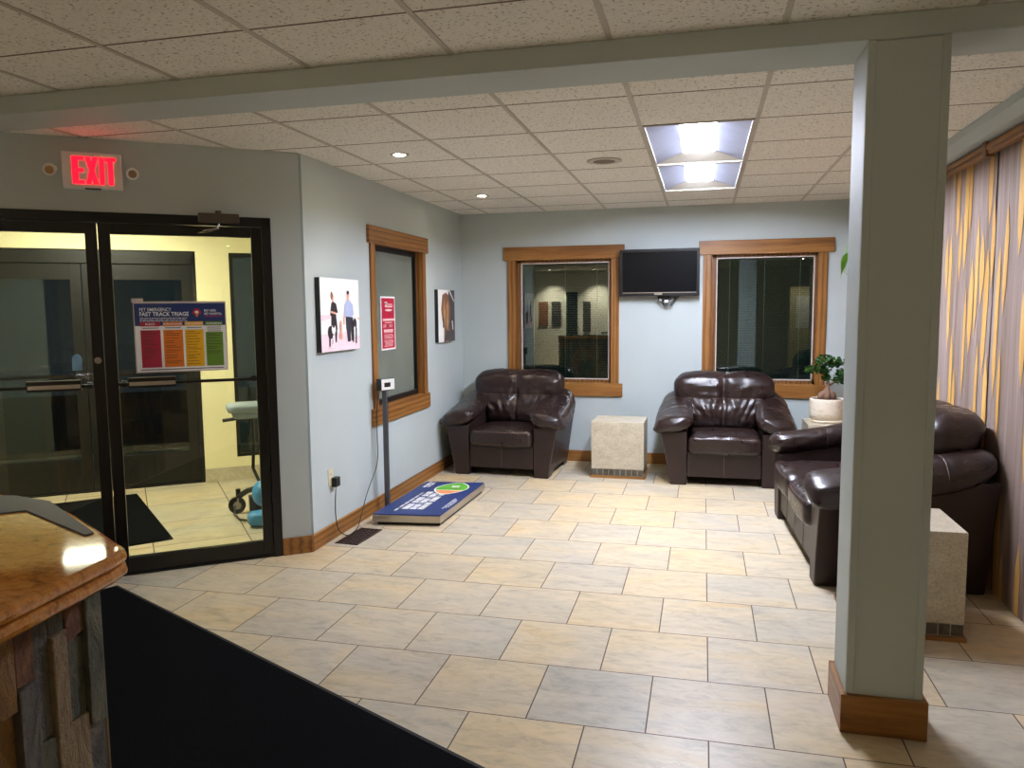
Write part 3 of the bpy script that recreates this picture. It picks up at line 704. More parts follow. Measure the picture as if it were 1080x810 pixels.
# bonsai
pl = (1.105, 7.42, .525); r = thing('potted_bonsai', 'small bonsai tree in a round cream pot on the corner table', 'plant', pl)
b = MB(); b.lathe([(.105, .022), (.145, .026), (.15, .09), (.153, .17), (.15, .20), (.148, .215), (.138, .215), (.136, .20), (.12, .198)], n=40); b.build('pot', 'pot', r, smooth=True)
b = MB(); b.lathe([(.12, 0), (.145, .002), (.15, .012), (.148, .024), (.138, .024), (.134, .01), (.10, .008)], n=40); b.build('saucer', 'pot', r, smooth=True)
b = MB(); b.lathe([(.1, .19), (.137, .2), (.137, .204), (.05, .212), (.01, .213)], n=32); b.build('soil', 'soil', r, smooth=True)
b = MB(); rg = random.Random(3)
b.tube([(-.055, 0, .20), (-.05, 0, .245), (-.01, 0, .275), (.0, 0, .31)], [.034, .032, .026, .018], 10); b.tube([(.05, .01, .20), (.04, .0, .25), (.01, 0, .285)], [.034, .034, .02], 10)
b.tube([(-.01, -.03, .20), (0, -.02, .25), (.0, 0, .30), (.005, 0, .36), (-.02, 0, .43), (-.05, 0, .49)], [.03, .03, .02, .013, .010, .006], 10)
b.tube([(.005, 0, .33), (.05, -.01, .36), (.12, 0, .40), (.17, 0, .42)], [.012, .009, .006, .004], 8); b.tube([(-.02, 0, .43), (-.09, 0, .47), (-.13, -.02, .47)], [.008, .006, .003], 8); b.tube([(-.02, 0, .43), (.05, .02, .5)], [.007, .004], 8)
b.build('trunk', 'bark', r, smooth=True)
b = MB(); clumps = [(-.03, 0, .55, .085, .10, .055), (-.12, -.02, .48, .075, .07, .04), (.06, .02, .54, .075, .08, .045), (.13, 0, .44, .07, .07, .045), (.18, .01, .40, .055, .06, .05), (.09, -.01, .38, .05, .05, .03), (-.05, 0, .47, .06, .06, .03), (-.01, .0, .40, .03, .03, .03)]
for cx, cy, cz, rx, ry, rz in clumps:
    for k in range(int(42000*rx*rz)+30):
        a = rg.uniform(0, 2*PI); z = rg.uniform(-1, 1); q = math.sqrt(1-z*z); rr = rg.uniform(.55, 1.05)
        c = Vector((cx+rx*q*math.cos(a)*rr, cy+ry*q*math.sin(a)*rr, cz+rz*z*rr))
        Mx = Matrix.Translation(c) @ Matrix.Rotation(rg.uniform(0, 2*PI), 4, 'Z') @ Matrix.Rotation(rg.uniform(-.8, .8), 4, 'X') @ Matrix.Rotation(rg.uniform(-.7, .5), 4, 'Y'); l = rg.uniform(.024, .040); w = l*.36
        b.add([(0, 0, 0), (l*.35, w, .002), (l*.75, w*.8, .001), (l, 0, -.003), (l*.75, -w*.8, .001), (l*.35, -w, .002), (l*.5, 0, -.003)], [(0, 1, 6), (1, 2, 6), (2, 3, 6), (3, 4, 6), (4, 5, 6), (5, 0, 6)], 0, Mx)
o = b.build('foliage', 'leaf', r, smooth=False)

# hanging vine behind the column: pot hung from the soffit
hp = (1.33, 7.38, 0); r = thing('hanging_plant', 'bright green trailing leaf of a hanging plant peeking past the column', 'plant', hp)
b = MB(); b.lathe([(.05, 2.02), (.07, 2.03), (.085, 2.14), (.08, 2.14), (.07, 2.12), (.02, 2.12)], n=24); b.build('pot', 'white', r, smooth=True)
b = MB()
for a in (0, 2.1, 4.2): b.tube([(.08*math.cos(a), .08*math.sin(a), 2.14), (0, 0, 2.44), (0, 0, 2.52)], .002, 5)
b.tube([(0, 0, 2.5), (0, 0, HC)], .004, 6); b.build('hanger', 'cordw', r)
b = MB(); b.tube([(-.02, 0, 2.12), (-.09, -.01, 2.13), (-.12, -.01, 2.02), (-.11, 0, 1.90), (-.125, -.01, 1.87)], .004, 6); b.tube([(.02, .02, 2.12), (.07, 0, 2.1), (.08, 0, 1.95)], .004, 6); b.build('stem', 'leaf2', r, smooth=True)
def bigleaf(mb, c, l, w, rz, ry, rx=0):
    Mx = Matrix.Translation(c) @ Matrix.Rotation(rz, 4, 'Z') @ Matrix.Rotation(ry, 4, 'Y') @ Matrix.Rotation(rx, 4, 'X'); N = 8; vs = []; fs = []
    for i in range(N+1):
        u = i/N; ww = w*math.sin(PI*min(1, u*1.15+.02)**.7)*(1-u**5)+.0006; z = -.12*l*u*u
        vs += [(u*l, -ww, z+.15*ww), (u*l, 0, z-.002), (u*l, ww, z+.15*ww)]
    for i in range(N): fs += [(3*i, 3*i+1, 3*i+4, 3*i+3), (3*i+1, 3*i+2, 3*i+5, 3*i+4)]
    mb.add(vs, fs, 0, Mx)
b = MB(); bigleaf(b, (-.095, -.03, 2.035), .23, .075, R(180), R(68), .5); bigleaf(b, (-.11, -.02, 1.86), .07, .018, R(10), R(40), .5); bigleaf(b, (-.02, -.02, 2.0), .11, .04, R(200), R(60), .4); bigleaf(b, (.03, 0, 2.13), .12, .045, R(-30), R(30)); bigleaf(b, (.0, -.05, 2.14), .1, .04, R(-100), R(20))
b.build('leaves', 'leaf2', r, smooth=True)

# ------------------------------------------------------------------ television
tv = (-.425, YW, 1.9); r = thing('television', 'black flat television mounted between the two back windows', 'television', tv)
def tvf(x, d, z): return (x, YW-.085-d-(z-1.915)*.06, z)
b = MB(); X0, X1, Z0, Z1 = -.808, -.040, 1.688, 2.143
def tb(mb, xa, xb, da, db, za, zb, m=0): mb.hexa([tvf(xa, db, za), tvf(xb, db, za), tvf(xb, da, za), tvf(xa, da, za), tvf(xa, db, zb), tvf(xb, db, zb), tvf(xb, da, zb), tvf(xa, da, zb)], m)
for q in ((X0, X0+.028, Z0, Z1), (X1-.028, X1, Z0, Z1), (X0+.028, X1-.028, Z0, Z0+.034), (X0+.028, X1-.028, Z1-.028, Z1)): tb(b, q[0], q[1], 0, .035, q[2], q[3])
tb(b, X0+.01, X1-.01, -.03, .0, Z0+.01, Z1-.01); b.build('casing', 'black', r, off=tv, bevel=.003)
b = MB(); tb(b, X0+.028, X1-.028, .0, .024, Z0+.034, Z1-.028); b.build('screen', 'screen', r, off=tv)
b = MB(); tb(b, X0+.03, X1-.03, .030, .036, Z0+.030, Z0+.036); tb(b, -.47, -.395, .034, .037, Z0+.012, Z0+.028, 0); b.build('silver_trim', 'steel', r, off=tv)
b = MB(); b.box((-.50, YW-.06, 1.80), (-.35, YW-.001, 2.02)); b.box((-.44, YW-.05, 1.63), (-.33, YW-.001, 1.72)); b.build('wall_bracket', 'black', r, off=tv)
b = MB(); b.tube([(-.42, YW-.06, 1.66), (-.40, YW-.07, 1.62), (-.36, YW-.07, 1.605), (-.30, YW-.06, 1.63), (-.25, YW-.06, 1.69)], .005, 6); b.tube([(-.38, YW-.06, 1.66), (-.34, YW-.08, 1.60), (-.29, YW-.07, 1.62), (-.27, YW-.06, 1.70)], .004, 6); b.tube([(-.43, YW-.05, 1.65), (-.37, YW-.06, 1.59), (-.31, YW-.05, 1.60), (-.23, YW-.05, 1.69)], .004, 6)
b.build('cables', 'black', r, smooth=True, off=tv)
for cc, hh in (((-.415, YW-.055, 1.645), (.014, .012, .010)), ((-.355, YW-.065, 1.635), (.022, .012, .014))): MB().rbox(cc, hh, .006, 3).build('cable_plug', 'white', r, smooth=True, off=tv)

# ------------------------------------------------------------------ wall pictures
def pic(name, label, y0, y1, z0, z1, shapes, mats, bg):
    loc = (XW, (y0+y1)/2, (z0+z1)/2); r = thing(name, label, 'picture', loc); T_ = .036
    b = MB(); b.box((XW, y0, z0), (XW+T_, y1, z1)); b.build('canvas_edge', 'black', r, off=loc)
    b = MB(); e = T_
    b.box((XW+e, y0, z0), (XW+e+.001, y1, z1), 0)
    for i, (m, pts) in enumerate(shapes):
        X = XW+e+.0012+.0002*(i+1)
        b.add([(X, y0+u*(y1-y0), z0+v*(z1-z0)) for u, v in pts], [tuple(range(len(pts)))], m)
    b.build('print', mats, r, off=loc)
def el(cx, cy, rx, ry, n=14): return [(cx+rx*math.cos(2*PI*k/n), cy+ry*math.sin(2*PI*k/n)) for k in range(n)]
S1 = [(7, [(0, 0), (1, 0), (1, .18), (.6, .26), (.0, .24)]), (7, [(.0, .42), (.3, .46), (.3, .50), (0, .5)]),
      (2, el(.29, .74, .035, .05)), (4, el(.275, .76, .03, .055)), (2, [(.27, .64), (.33, .64), (.32, .71), (.28, .71)]),
      (1, [(.22, .50), (.26, .66), (.31, .68), (.38, .65), (.42, .53), (.37, .52), (.38, .44), (.40, .30), (.24, .28), (.25, .48)]),
      (2, [(.22, .53), (.38, .50), (.38, .53), (.22, .56)]),
      (1, [(.27, .28), (.39, .30), (.37, .12), (.34, .12), (.33, .24), (.30, .24), (.29, .10), (.26, .10)]),
      (1, el(.22, .26, .07, .09)), (6, el(.30, .30, .05, .07)), (1, el(.30, .36, .03, .04)), (1, [(.18, .20), (.22, .20), (.21, .07), (.18, .07)]), (6, [(.27, .22), (.31, .22), (.30, .05), (.27, .05)]),
      (2, el(.69, .78, .034, .05)), (1, el(.69, .81, .034, .028)), (2, [(.66, .68), (.72, .68), (.71, .75), (.67, .75)]),
      (3, [(.57, .48), (.60, .64), (.66, .70), (.73, .70), (.81, .64), (.83, .50), (.79, .47), (.62, .46)]), (2, [(.55, .36), (.58, .36), (.60, .50), (.57, .50)]),
      (5, [(.62, .47), (.80, .46), (.83, .30), (.80, .12), (.77, .12), (.745, .36), (.73, .12), (.66, .11), (.63, .30)]),
      (1, el(.86, .36, .05, .085)), (6, el(.85, .25, .03, .08)), (1, [(.87, .3), (.91, .3), (.90, .08), (.87, .08)]), (1, [(.80, .28), (.83, .28), (.82, .10), (.80, .10)]),
      (8, el(.48, .32, .03, .10)), (8, el(.47, .2, .045, .05)), (8, [(.93, .435), (1, .42), (1, .44), (.95, .455)])]
pic('canvas_picture', 'canvas picture of a woman and a man standing with dogs, left of the frosted window', 4.595, 5.175, 1.30, 1.795, S1, ['wht', 'blackp', 'skin', 'shirt', 'brownp', 'jeans', 'wht', 'pinkw', 'skin'], 0)
S2 = [(1, [(.55, 0), (1, 0), (1, 1), (.62, 1)]), (2, [(.16, .62), (.25, .90), (.45, .95), (.62, .90), (.70, .70), (.68, .42), (.62, .30), (.70, .1), (.5, 0), (.30, 0), (.33, .25), (.22, .42)]),
      (3, [(.30, .60), (.36, .85), (.42, .60), (.40, .30), (.34, .25)]), (3, [(.50, .72), (.60, .80), (.60, .40), (.52, .22), (.46, .3)]), (1, [(.24, .45), (.33, .46), (.34, .27), (.25, .28)]),
      (0, [(.62, 1), (.70, 1), (.98, .78), (.94, .78)]), (0, [(.80, .40), (.86, .40), (.90, .20), (.84, .24)]), (4, [(.35, .02), (.85, .0), (.75, .2), (.42, .22)])]
pic('canvas_picture', 'narrow canvas picture of a brown long eared dog, right of the frosted window', 6.905, 7.395, 1.262, 1.765, S2, ['wht', 'greyp', 'brownp', 'brownl', 'greyp'], 0)

# poster on the frosted window
PX = XW-.0745; y0, y1, z0, z1 = 5.815, 6.11, 1.245, 1.688
loc = (PX, 5.96, 1.245); r = thing('window_poster', 'narrow red and white poster taped inside the frosted window', 'poster', loc)
b = MB(); b.box((PX, y0, z0), (PX+.002, y1, z1)); b.build('sheet', 'wht', r, off=loc)
b = MB(); fr = lambda u, v: (PX+.0026, y0+u*(y1-y0), z0+v*(z1-z0))
def rect(mb, u0, u1, v0, v1, f_, m=0): mb.add([f_(u0, v0), f_(u1, v0), f_(u1, v1), f_(u0, v1)], [(0, 1, 2, 3)], m)
rect(b, .05, .95, .03, .97, fr); b.build('red_field', 'red', r, off=loc)
fr2 = lambda u, v: (PX+.0032, y0+u*(y1-y0), z0+v*(z1-z0))
b = MB(); rg = random.Random(5)
b.add([fr2(*p) for p in el(.36, .87, .11, .035)], [tuple(range(14))]); rect(b, .28, .40, .82, .88, fr2); rect(b, .48, .80, .845, .86, fr2); rect(b, .28, .82, .80, .825, fr2)
b.add([fr2(*p) for p in el(.54, .745, .26, .022)], [tuple(range(14))]); rect(b, .12, .93, .545, .585, fr2); rect(b, .25, .78, .505, .52, fr2)
for (u0, u1) in ((.12, .42), (.55, .88)):
    for k in range(3): rect(b, u0, u1-rg.uniform(0, .1), .465-.02*k, .472-.02*k, fr2)
for k, v in enumerate((.36, .385)): rect(b, .18, .82, v-.022, v, fr2)
v = .33
while v > .06:
    rect(b, .15+rg.uniform(0, .08), .86-rg.uniform(0, .08), v-.008, v, fr2); v -= .022 if rg.random() < .7 else .04
b.build('printing', 'pink', r, off=loc)

# triage poster on the entrance door glass (faces the room)
s0, s1, z0, z1 = .470, .972, 1.222, 1.628
def pf(t_): return lambda u, v: tuple(DW @ Vector((-(s1+(s0-s1)*u), t_, z0+v*(z1-z0))))
loc = sv(.72, .02, z0); r = thing('triage_poster', 'colour coded triage poster in a clear holder on the glass entrance door', 'poster', loc)
b = MB(); lb(b, s0-.006, s1+.006, .022, .029, z0-.006, z1+.012); lb(b, s1-.05, s1+.012, .0195, .022, z1+.005, z1+.03); b.build('clear_holder', 'sash', r, off=loc)
b = MB(); f_ = pf(.0215); rect(b, 0, 1, 0, 1, f_, 0); f_ = pf(.0212); rect(b, 0, 1, .672, 1, f_, 1)
cols = [(.055, .27, 2, 'RED'), (.30, .515, 3, 'ORANGE'), (.54, .745, 4, 'YELLOW'), (.77, .965, 5, 'GREEN')]
f3 = pf(.0208); f4 = pf(.0204)
for i, (u0, u1, m, tx) in enumerate(cols):
    rect(b, u0, u1, .665, .73, f3, m); rect(b, u0, u1, .06, .61 if i < 3 else .57, f3, m)
b.build('sheet', ['wht', 'navy', 'pred', 'porg', 'pyel', 'pgrn'], r, off=loc)
b = MB(); fit_text(b, 'PET EMERGENCY', .055, .40, .885, .935, f3, bold=.006); fit_text(b, 'FAST TRACK TRIAGE', .055, .59, .815, .875, f3, bold=.02)
fit_text(b, 'BAY AREA', .765, .90, .875, .910, f3, bold=.02); fit_text(b, 'PET HOSPITAL', .765, .965, .825, .860, f3, bold=.02)
for i, (u0, u1, m, tx) in enumerate(cols): c = (u0+u1)/2; w = .017*len(tx); fit_text(b, tx, c-w, c+w, .683, .712, f4, bold=.01)
for k in range(3):
    u = .055
    while u < .56:
        w = rg.uniform(.01, .045); rect(b, u, min(.57, u+w), .782-.022*k, .790-.022*k, f3); u += w+.008
b.build('white_lettering', 'wht', r, off=loc)
b = MB()
for i, (u0, u1, m, tx) in enumerate(cols):
    v = .585 if i < 3 else .545
    nl = (13, 15, 17, 9)[i]
    for k in range(nl):
        rect(b, u0+.02, u0+.03+(u1-u0-.045)*rg.uniform(.45, 1), v-.007, v, f4); v -= .026 if rg.random() < .65 else .042
        if v < .08: break
    for k in range(1 if i < 3 else 3): rect(b, u0+.02, u1-.02, .635-.028*k, .645-.028*k, f4)
rect(b, .04, .96, .022, .034, f4); b.build('small_print', 'dkred', r, off=loc)
b = MB(); b.add([f3(*p) for p in el(.68, .875, .04, .05)], [tuple(range(14))], 0); b.add([f3(*p) for p in el(.65, .86, .022, .022)], [tuple(range(14))], 0); b.add([f3(*p) for p in el(.71, .86, .022, .022)], [tuple(range(14))], 0)
b.add([f4(*p) for p in el(.68, .865, .022, .024)], [tuple(range(14))], 1); b.add([f4(*p) for p in [(.662, .86), (.698, .86), (.692, .80), (.668, .80)]], [(0, 1, 2, 3)], 2); rect(b, .775, .955, .80, .812, f3, 0)
b.build('paw_emblem', ['red', 'wht', 'porg'], r, off=loc)
# sticker
loc = sv(1.283, .029, 1.245); b = MB(); fS = lambda u, v: tuple(DW @ Vector((-(1.309-.052*u), .0285, 1.244+.096*v)))
fS2 = lambda u, v: tuple(DW @ Vector((-(1.309-.052*u), .0282, 1.244+.096*v)))
arch = [(0, 0), (1, 0), (1, .7), (.9, .86), (.7, .97), (.5, 1), (.3, .97), (.1, .86), (0, .7)]
b.prism(arch, fS, lambda u, v: tuple(Vector(fS(u, v))+Vector((.0008, -.001, 0))*.3)); rect(b, .08, .92, .40, .48, fS2, 1); b.add([fS2(*p) for p in el(.5, .72, .28, .14)], [tuple(range(14))], 1)
for k in range(3): rect(b, .15, .85, .10+.1*k, .13+.1*k, fS2, 2)
o = b.build('door_sticker', ['lblue', 'navy', 'wht'], off=loc); o.location = loc; tag(o, 'small light blue arched sticker on the left glass door', 'sticker')

# ------------------------------------------------------------------ exit sign
loc = sv(1.138, 0, 2.272); r = thing('exit_sign', 'white exit sign with glowing red letters above the glass doors', 'exit sign', loc)
b = MB(); lb(b, .990, 1.288, -.055, 0, 2.272, 2.470); b.build('housing', 'white', r, off=loc, bevel=.004)
b = MB(); fE = lambda u, v: tuple(DW @ Vector((-(1.288-.298*u), -.0565, 2.272+.198*v)))
fE0 = lambda u, v: Vector(fE(u, v))
for ch_, u0, u1 in (('E', .165, .365), ('X', .385, .60), ('I', .62, .70), ('T', .715, .90)):
    if ch_ == 'E': ps = [[(u0, .12), (u0+.10, .12), (u0+.10, .88), (u0, .88)], [(u0+.10, .12), (u1, .12), (u1, .22), (u0+.10, .22)], [(u0+.10, .78), (u1, .78), (u1, .88), (u0+.10, .88)], [(u0+.10, .45), (u1-.01, .45), (u1-.01, .55), (u0+.10, .55)]]
    elif ch_ == 'X': ps = [[(u0, .12), (u0+.085, .12), (u1, .88), (u1-.085, .88)], [(u1-.085, .12), (u1, .12), (u0+.085, .88), (u0, .88)]]
    elif ch_ == 'I': ps = [[(u0, .12), (u1, .12), (u1, .88), (u0, .88)]]
    else: ps = [[(u0+.05, .12), (u1-.05, .12), (u1-.05, .88), (u0+.05, .88)], [(u0, .78), (u0+.05, .78), (u0+.05, .88), (u0, .88)], [(u1-.05, .78), (u1, .78), (u1, .88), (u1-.05, .88)]]
    for i, p in enumerate(ps): b.add([fE0(*q)+Vector((.0002*i, -.0002*i, 0)) for q in p], [(0, 1, 2, 3)])
b.build('letters', 'exitred', r, off=loc)
for s_ in (1.345, .935):
    b = MB(); c = Vector(sv(s_, -.03, 2.377)); d = Vector(sv(s_, -.085, 2.36)); b.tube([c, c+(d-c)*.4, c+(d-c)*.9, d], [.022, .030, .034, .034], 20); b.tube([sv(s_-(.03 if s_ > 1 else -.03), -.03, 2.377), c], .012, 10)
    h_ = b.build('lamp_head', 'white', r, off=loc, smooth=False)
    b = MB(); b.tube([d+(c-d)*.02, d+(d-c)*.06], .022, 16); b.build('lens', 'chrome', h_, off=loc)
b = MB(); lb(b, 1.10, 1.18, -.058, -.03, 2.268, 2.274); b.build('test_switch', 'black', r, off=loc)

# ------------------------------------------------------------------ pet scale
sx0, sx1, sy0, sy1 = -2.345, -1.835, 5.10, 6.20
loc = ((sx0+sx1)/2, (sy0+sy1)/2, 0); r = thing('pet_scale', 'low walk-on pet scale with a blue printed mat and steel edge', 'scale', loc)
def sc(u, v, z): # u across (x), v along (y)
    return (sx0+u*(sx1-sx0)+.02*v, sy0+v*(sy1-sy0)+.06*u, z)
Zt = .076
b = MB(); b.hexa([sc(0, 0, .026), sc(1, 0, .026), sc(1, 1, .026), sc(0, 1, .026), sc(0, 0, Zt), sc(1, 0, Zt), sc(1, 1, Zt), sc(0, 1, Zt)]); b.build('steel_platform', 'steel', r, off=loc, bevel=.003)
b = MB(); b.hexa([sc(.05, .03, 0), sc(.97, .03, 0), sc(.97, .97, 0), sc(.05, .97, 0), sc(.05, .03, .026), sc(.97, .03, .026), sc(.97, .97, .026), sc(.05, .97, .026)]); b.build('base_frame', 'black', r, off=loc)
b = MB(); b.hexa([sc(.012, .008, Zt), sc(.988, .008, Zt), sc(.988, .992, Zt), sc(.012, .992, Zt), sc(.012, .008, Zt+.008), sc(.988, .008, Zt+.008), sc(.988, .992, Zt+.008), sc(.012, .992, Zt+.008)]); mt = b.build('blue_mat', 'navy', r, off=loc)
# printing; viewer stands at +x: text right = +y, up = -x
fm = lambda a, c, k=0: sc(1-c, a, Zt+.0088+.0003*k)
b = MB(); rg = random.Random(11)
def words(v0, h, a0, a1, wmin, wmax, gap):
    a = a0
    while a < a1-.02:
        w = min(rg.uniform(wmin, wmax), a1-a); e = a
        while e < a+w-.004:      # letter-like strokes
            k = rg.choice((0, 1, 2)); lw = min(h*.42, a+w-e)
            rect(b, e, e+lw*.80, v0, v0+h, fm) if k else (rect(b, e, e+lw*.28, v0, v0+h, fm), rect(b, e+lw*.5, e+lw*.8, v0, v0+h, fm), rect(b, e+lw*.28, e+lw*.5, v0+h*.4, v0+h*.6, fm))
            e += lw
        a += w+gap
words(.735, .035, .10, .62, .04, .09, .014)
words(.60, .095, .15, .66, .11, .17, .03); words(.485, .095, .15, .66, .12, .18, .03); words(.37, .095, .15, .66, .12, .2, .03)
words(.10, .022, .18, .47, .03, .06, .01); words(.07, .018, .20, .44, .03, .06, .01); words(.04, .018, .22, .40, .03, .06, .01)
words(.86, .05, .80, .97, .05, .07, .01); words(.80, .04, .80, .97, .05, .07, .01)
b.build('white_lettering', 'wht', mt, off=loc)
b = MB(); eye = [(.60+.40*k/10, .42+.30*math.sin(PI*k/10)**.8-.12*(k/10-.5)) for k in range(11)]
def lens(k0, k1, s_, m, lay, cx=.775, cv=.40, L=.175, Wd=.25):
    N = 12; up = []; dn = []
    for i in range(N+1):
        u = k0+(k1-k0)*i/N; w = Wd*s_*(math.sin(PI*(.04+.92*u)))**.75; a = cx-L*s_+2*L*s_*u
        up.append((a, cv+w)); dn.append((a, cv-w))
    b.add([fm(p[0], p[1], lay) for p in up+dn[::-1]], [tuple(range(2*N+2))], m)
lens(0, 1, 1.08, 0, 1); lens(.33, 1, 1, 2, 2); lens(0, .30, 1, 1, 2)
b.add([fm(*p, 3) for p in [(.735, .25), (.75, .22), (.79, .52), (.775, .54)]], [(0, 1, 2, 3)], 3)
for q in ((.80, .30), (.84, .32)): b.add([fm(q[0], q[1], 3), fm(q[0]+.02, q[1], 3), fm(q[0]+.02, q[1]+.13, 3), fm(q[0], q[1]+.13, 3)], [(0, 1, 2, 3)], 0)
b.build('oval_emblem', ['wht', 'lorange', 'lgreen', 'pgrn'], mt, off=loc)
b = MB(); b.box((-2.393, 5.445, .0), (-2.360, 5.480, .98)); b.box((-2.40, 5.435, 0), (-2.353, 5.49, .03)); po = b.build('display_pole', 'greymetal', r, off=loc, bevel=.002)
b = MB(); Dm = Matrix.Translation((-2.375, 5.475, 1.005)) @ Matrix.Rotation(R(62), 4, 'Z')
b.box((-.066, -.028, -.045), (.066, .028, .045), 0, mat=Dm); b.build('display', 'black', r, off=loc, bevel=.003)
b = MB(); b.box((-.060, -.0295, -.040), (.064, -.0275, .043), 0, mat=Dm); b.box((-.035, -.0305, -.018), (.025, -.0295, .016), 1, mat=Dm); b.build('display_face', ['white', 'black'], r, off=loc)
b = MB(); pts = [(-2.40, 5.42, .97), (-2.42, 5.40, .80), (-2.425, 5.41, .6), (-2.42, 5.38, .40), (-2.43, 5.22, .22), (-2.42, 5.08, .08), (-2.40, 4.98, .02), (-2.39, 4.88, .008), (-2.40, 4.80, .008), (-2.43, 4.74, .06), (-2.44, 4.72, .16), (-2.445, 4.73, .27), (-2.445, 4.745, .37)]
sp = []
for i in range(len(pts)-1):
    p = [Vector(pts[max(0, i-1)]), Vector(pts[i]), Vector(pts[i+1]), Vector(pts[min(len(pts)-1, i+2)])]
    for k in range(6):
        u = k/6; sp.append(.5*((2*p[1])+(-p[0]+p[2])*u+(2*p[0]-5*p[1]+4*p[2]-p[3])*u*u+(-p[0]+3*p[1]-3*p[2]+p[3])*u**3))
sp.append(Vector(pts[-1])); b.tube(sp, .0035, 6); co = b.build('power_cord', 'black', r, smooth=True, off=loc)
b = MB(); b.box((-2.469, 4.725, .365), (-2.43, 4.785, .43)); b.build('power_adapter', 'black', co, off=loc, bevel=.004)

def outlet(y, z, label):
    loc = (XW, y, z); r = thing('wall_outlet', label, 'outlet', loc)
    b = MB(); b.box((0, -.036, -.058), (.006, .036, .058)); b.build('cover_plate', 'cream_plastic', r, bevel=.003)
    for dz in (.022, -.022):
        b = MB(); b.box((.006, -.016, dz-.014), (.0075, .016, dz+.014), 0); b.box((.0075, -.008, dz-.004), (.0078, -.005, dz+.006), 1); b.box((.0075, .005, dz-.004), (.0078, .008, dz+.006), 1); b.build('socket', ['cream_plastic', 'black'], r)
outlet(4.725, .435, 'cream wall outlet with the black adapter plugged in')
outlet(7.21, .40, 'cream wall outlet half hidden behind the corner armchair')
# floor vent
loc = (-2.315, 4.815, 0); r = thing('floor_vent', 'brown metal floor register beside the blue pet scale', 'vent', loc); Rm = Matrix.Rotation(R(-3), 4, 'Z')
b = MB(); b.box((-.085, -.185, 0), (-.070, .185, .006), mat=Rm); b.box((.070, -.185, 0), (.085, .185, .006), mat=Rm); b.box((-.07, -.185, 0), (.07, -.17, .006), mat=Rm); b.box((-.07, .17, 0), (.07, .185, .006), mat=Rm)
for k in range(9): y = -.15+.0375*k; b.box((-.07, y-.006, .001), (.07, y+.006, .005), mat=Rm)
for k in range(3): x = -.035+.035*k; b.box((x-.004, -.17, .0015), (x+.004, .17, .0055), mat=Rm)
b.build('grille', 'vent', r)
b = MB(); b.box((-.072, -.172, .0004), (.072, .172, .0012), mat=Rm); b.build('duct_dark_sheet', 'black', r)  # black sheet stands for the shade inside the duct

# ------------------------------------------------------------------ right wall strip panels
def strip_panel(y0, y1, label, seed, lean):
    rg = random.Random(seed); loc = (XR, (y0+y1)/2, 0); r = thing('wood_strip_panel', label, 'wall panel', loc)
    N = int((y1-y0)/.018); vs = []; fs = []; Z0, Z1 = .004, 2.45; NZ = 30
    b = MB()
    def surf(y, z): return XR+.004+.003*nz((0, y, z), (1, 40, 1.2), seed)+.006*nz((0, y, z), (1, 3, 1.2), seed+3)
    for j in range(NZ+1):
        z = Z0+(Z1-Z0)*j/NZ
        for i in range(N+1):
            y = y0+(y1-y0)*i/N; yy = y
            if i == 0: yy += lean(z)
            vs.append((surf(y, z), yy, z))
    for j in range(NZ):
        for i in range(N): a = j*(N+1)+i; fs.append((a, a+1, a+N+2, a+N+1))
    nb = len(vs); b.add(vs, fs, 0)
    b.box((XR+.025, y0+.05, Z0), (XR+.03, y1, Z1), 0)
    b.build('grey_strips', 'strip', r, smooth=True, off=loc)
    b = MB(); y = y0+.03
    rows = {}
    while y < y1-.03:
        z = rg.uniform(-.5, .2)
        while z < Z1:
            l = rg.uniform(.40, .85); w = rg.uniform(.022, .036); za, zb = max(Z0+.001, z), min(Z1-.001, z+l)
            if zb-za > .1 and rg.random() < .85:
                M_ = 10; V = []
                for k in range(M_+1):
                    zz = za+(zb-za)*k/M_; 
                    ta = min(1, (zz-z)/.16+.04, (z+l-zz)/.16+.04); ww = w*max(.04, ta)
                    V += [(surf(y-ww, zz)-.0035, y-ww, zz), (surf(y+ww, zz)-.0035, y+ww, zz)]
                b.add(V, [(2*k, 2*k+1, 2*k+3, 2*k+2) for k in range(M_)])
            z += l+rg.uniform(.12, .6)
        y += rg.uniform(.07, .11)
    b.build('gold_strips', 'gold', r, off=loc); return r
strip_panel(4.82, YW-.002, 'mauve and gold vertical wood strip panel behind the sofa', 21, lambda z: .03*max(0, (z-1.2)/1.2))
strip_panel(3.21, 4.815, 'mauve and gold vertical wood strip panel nearest the column, at the right edge', 22, lambda z: 0)
for (a, c, lab) in ((4.90, YW-.002, 'long oak rail above the strip panel behind the sofa'), (3.21, 4.84, 'short oak rail above the right edge strip panel')):
    loc = (1.53, (a+c)/2, 2.40); b = MB(); b.box((1.51, a, 2.403), (1.543, c, 2.470)); b.box((1.502, a, 2.425), (1.51, c, 2.455)); o = b.build('oak_rail', 'oakY', off=loc, bevel=.003); o.location = loc; tag(o, lab, 'rail')
loc = (1.53, 4.87, 2.38); b = MB(); b.box((1.50, 4.842, 2.39), (1.545, 4.898, 2.474)); o = b.build('rail_gap_shade', 'oakdZ', off=loc); o.location = loc; tag(o, 'dark block standing for the shade in the gap between the two oak rails', 'block')  # dark block put in for the shade of the gap between rails

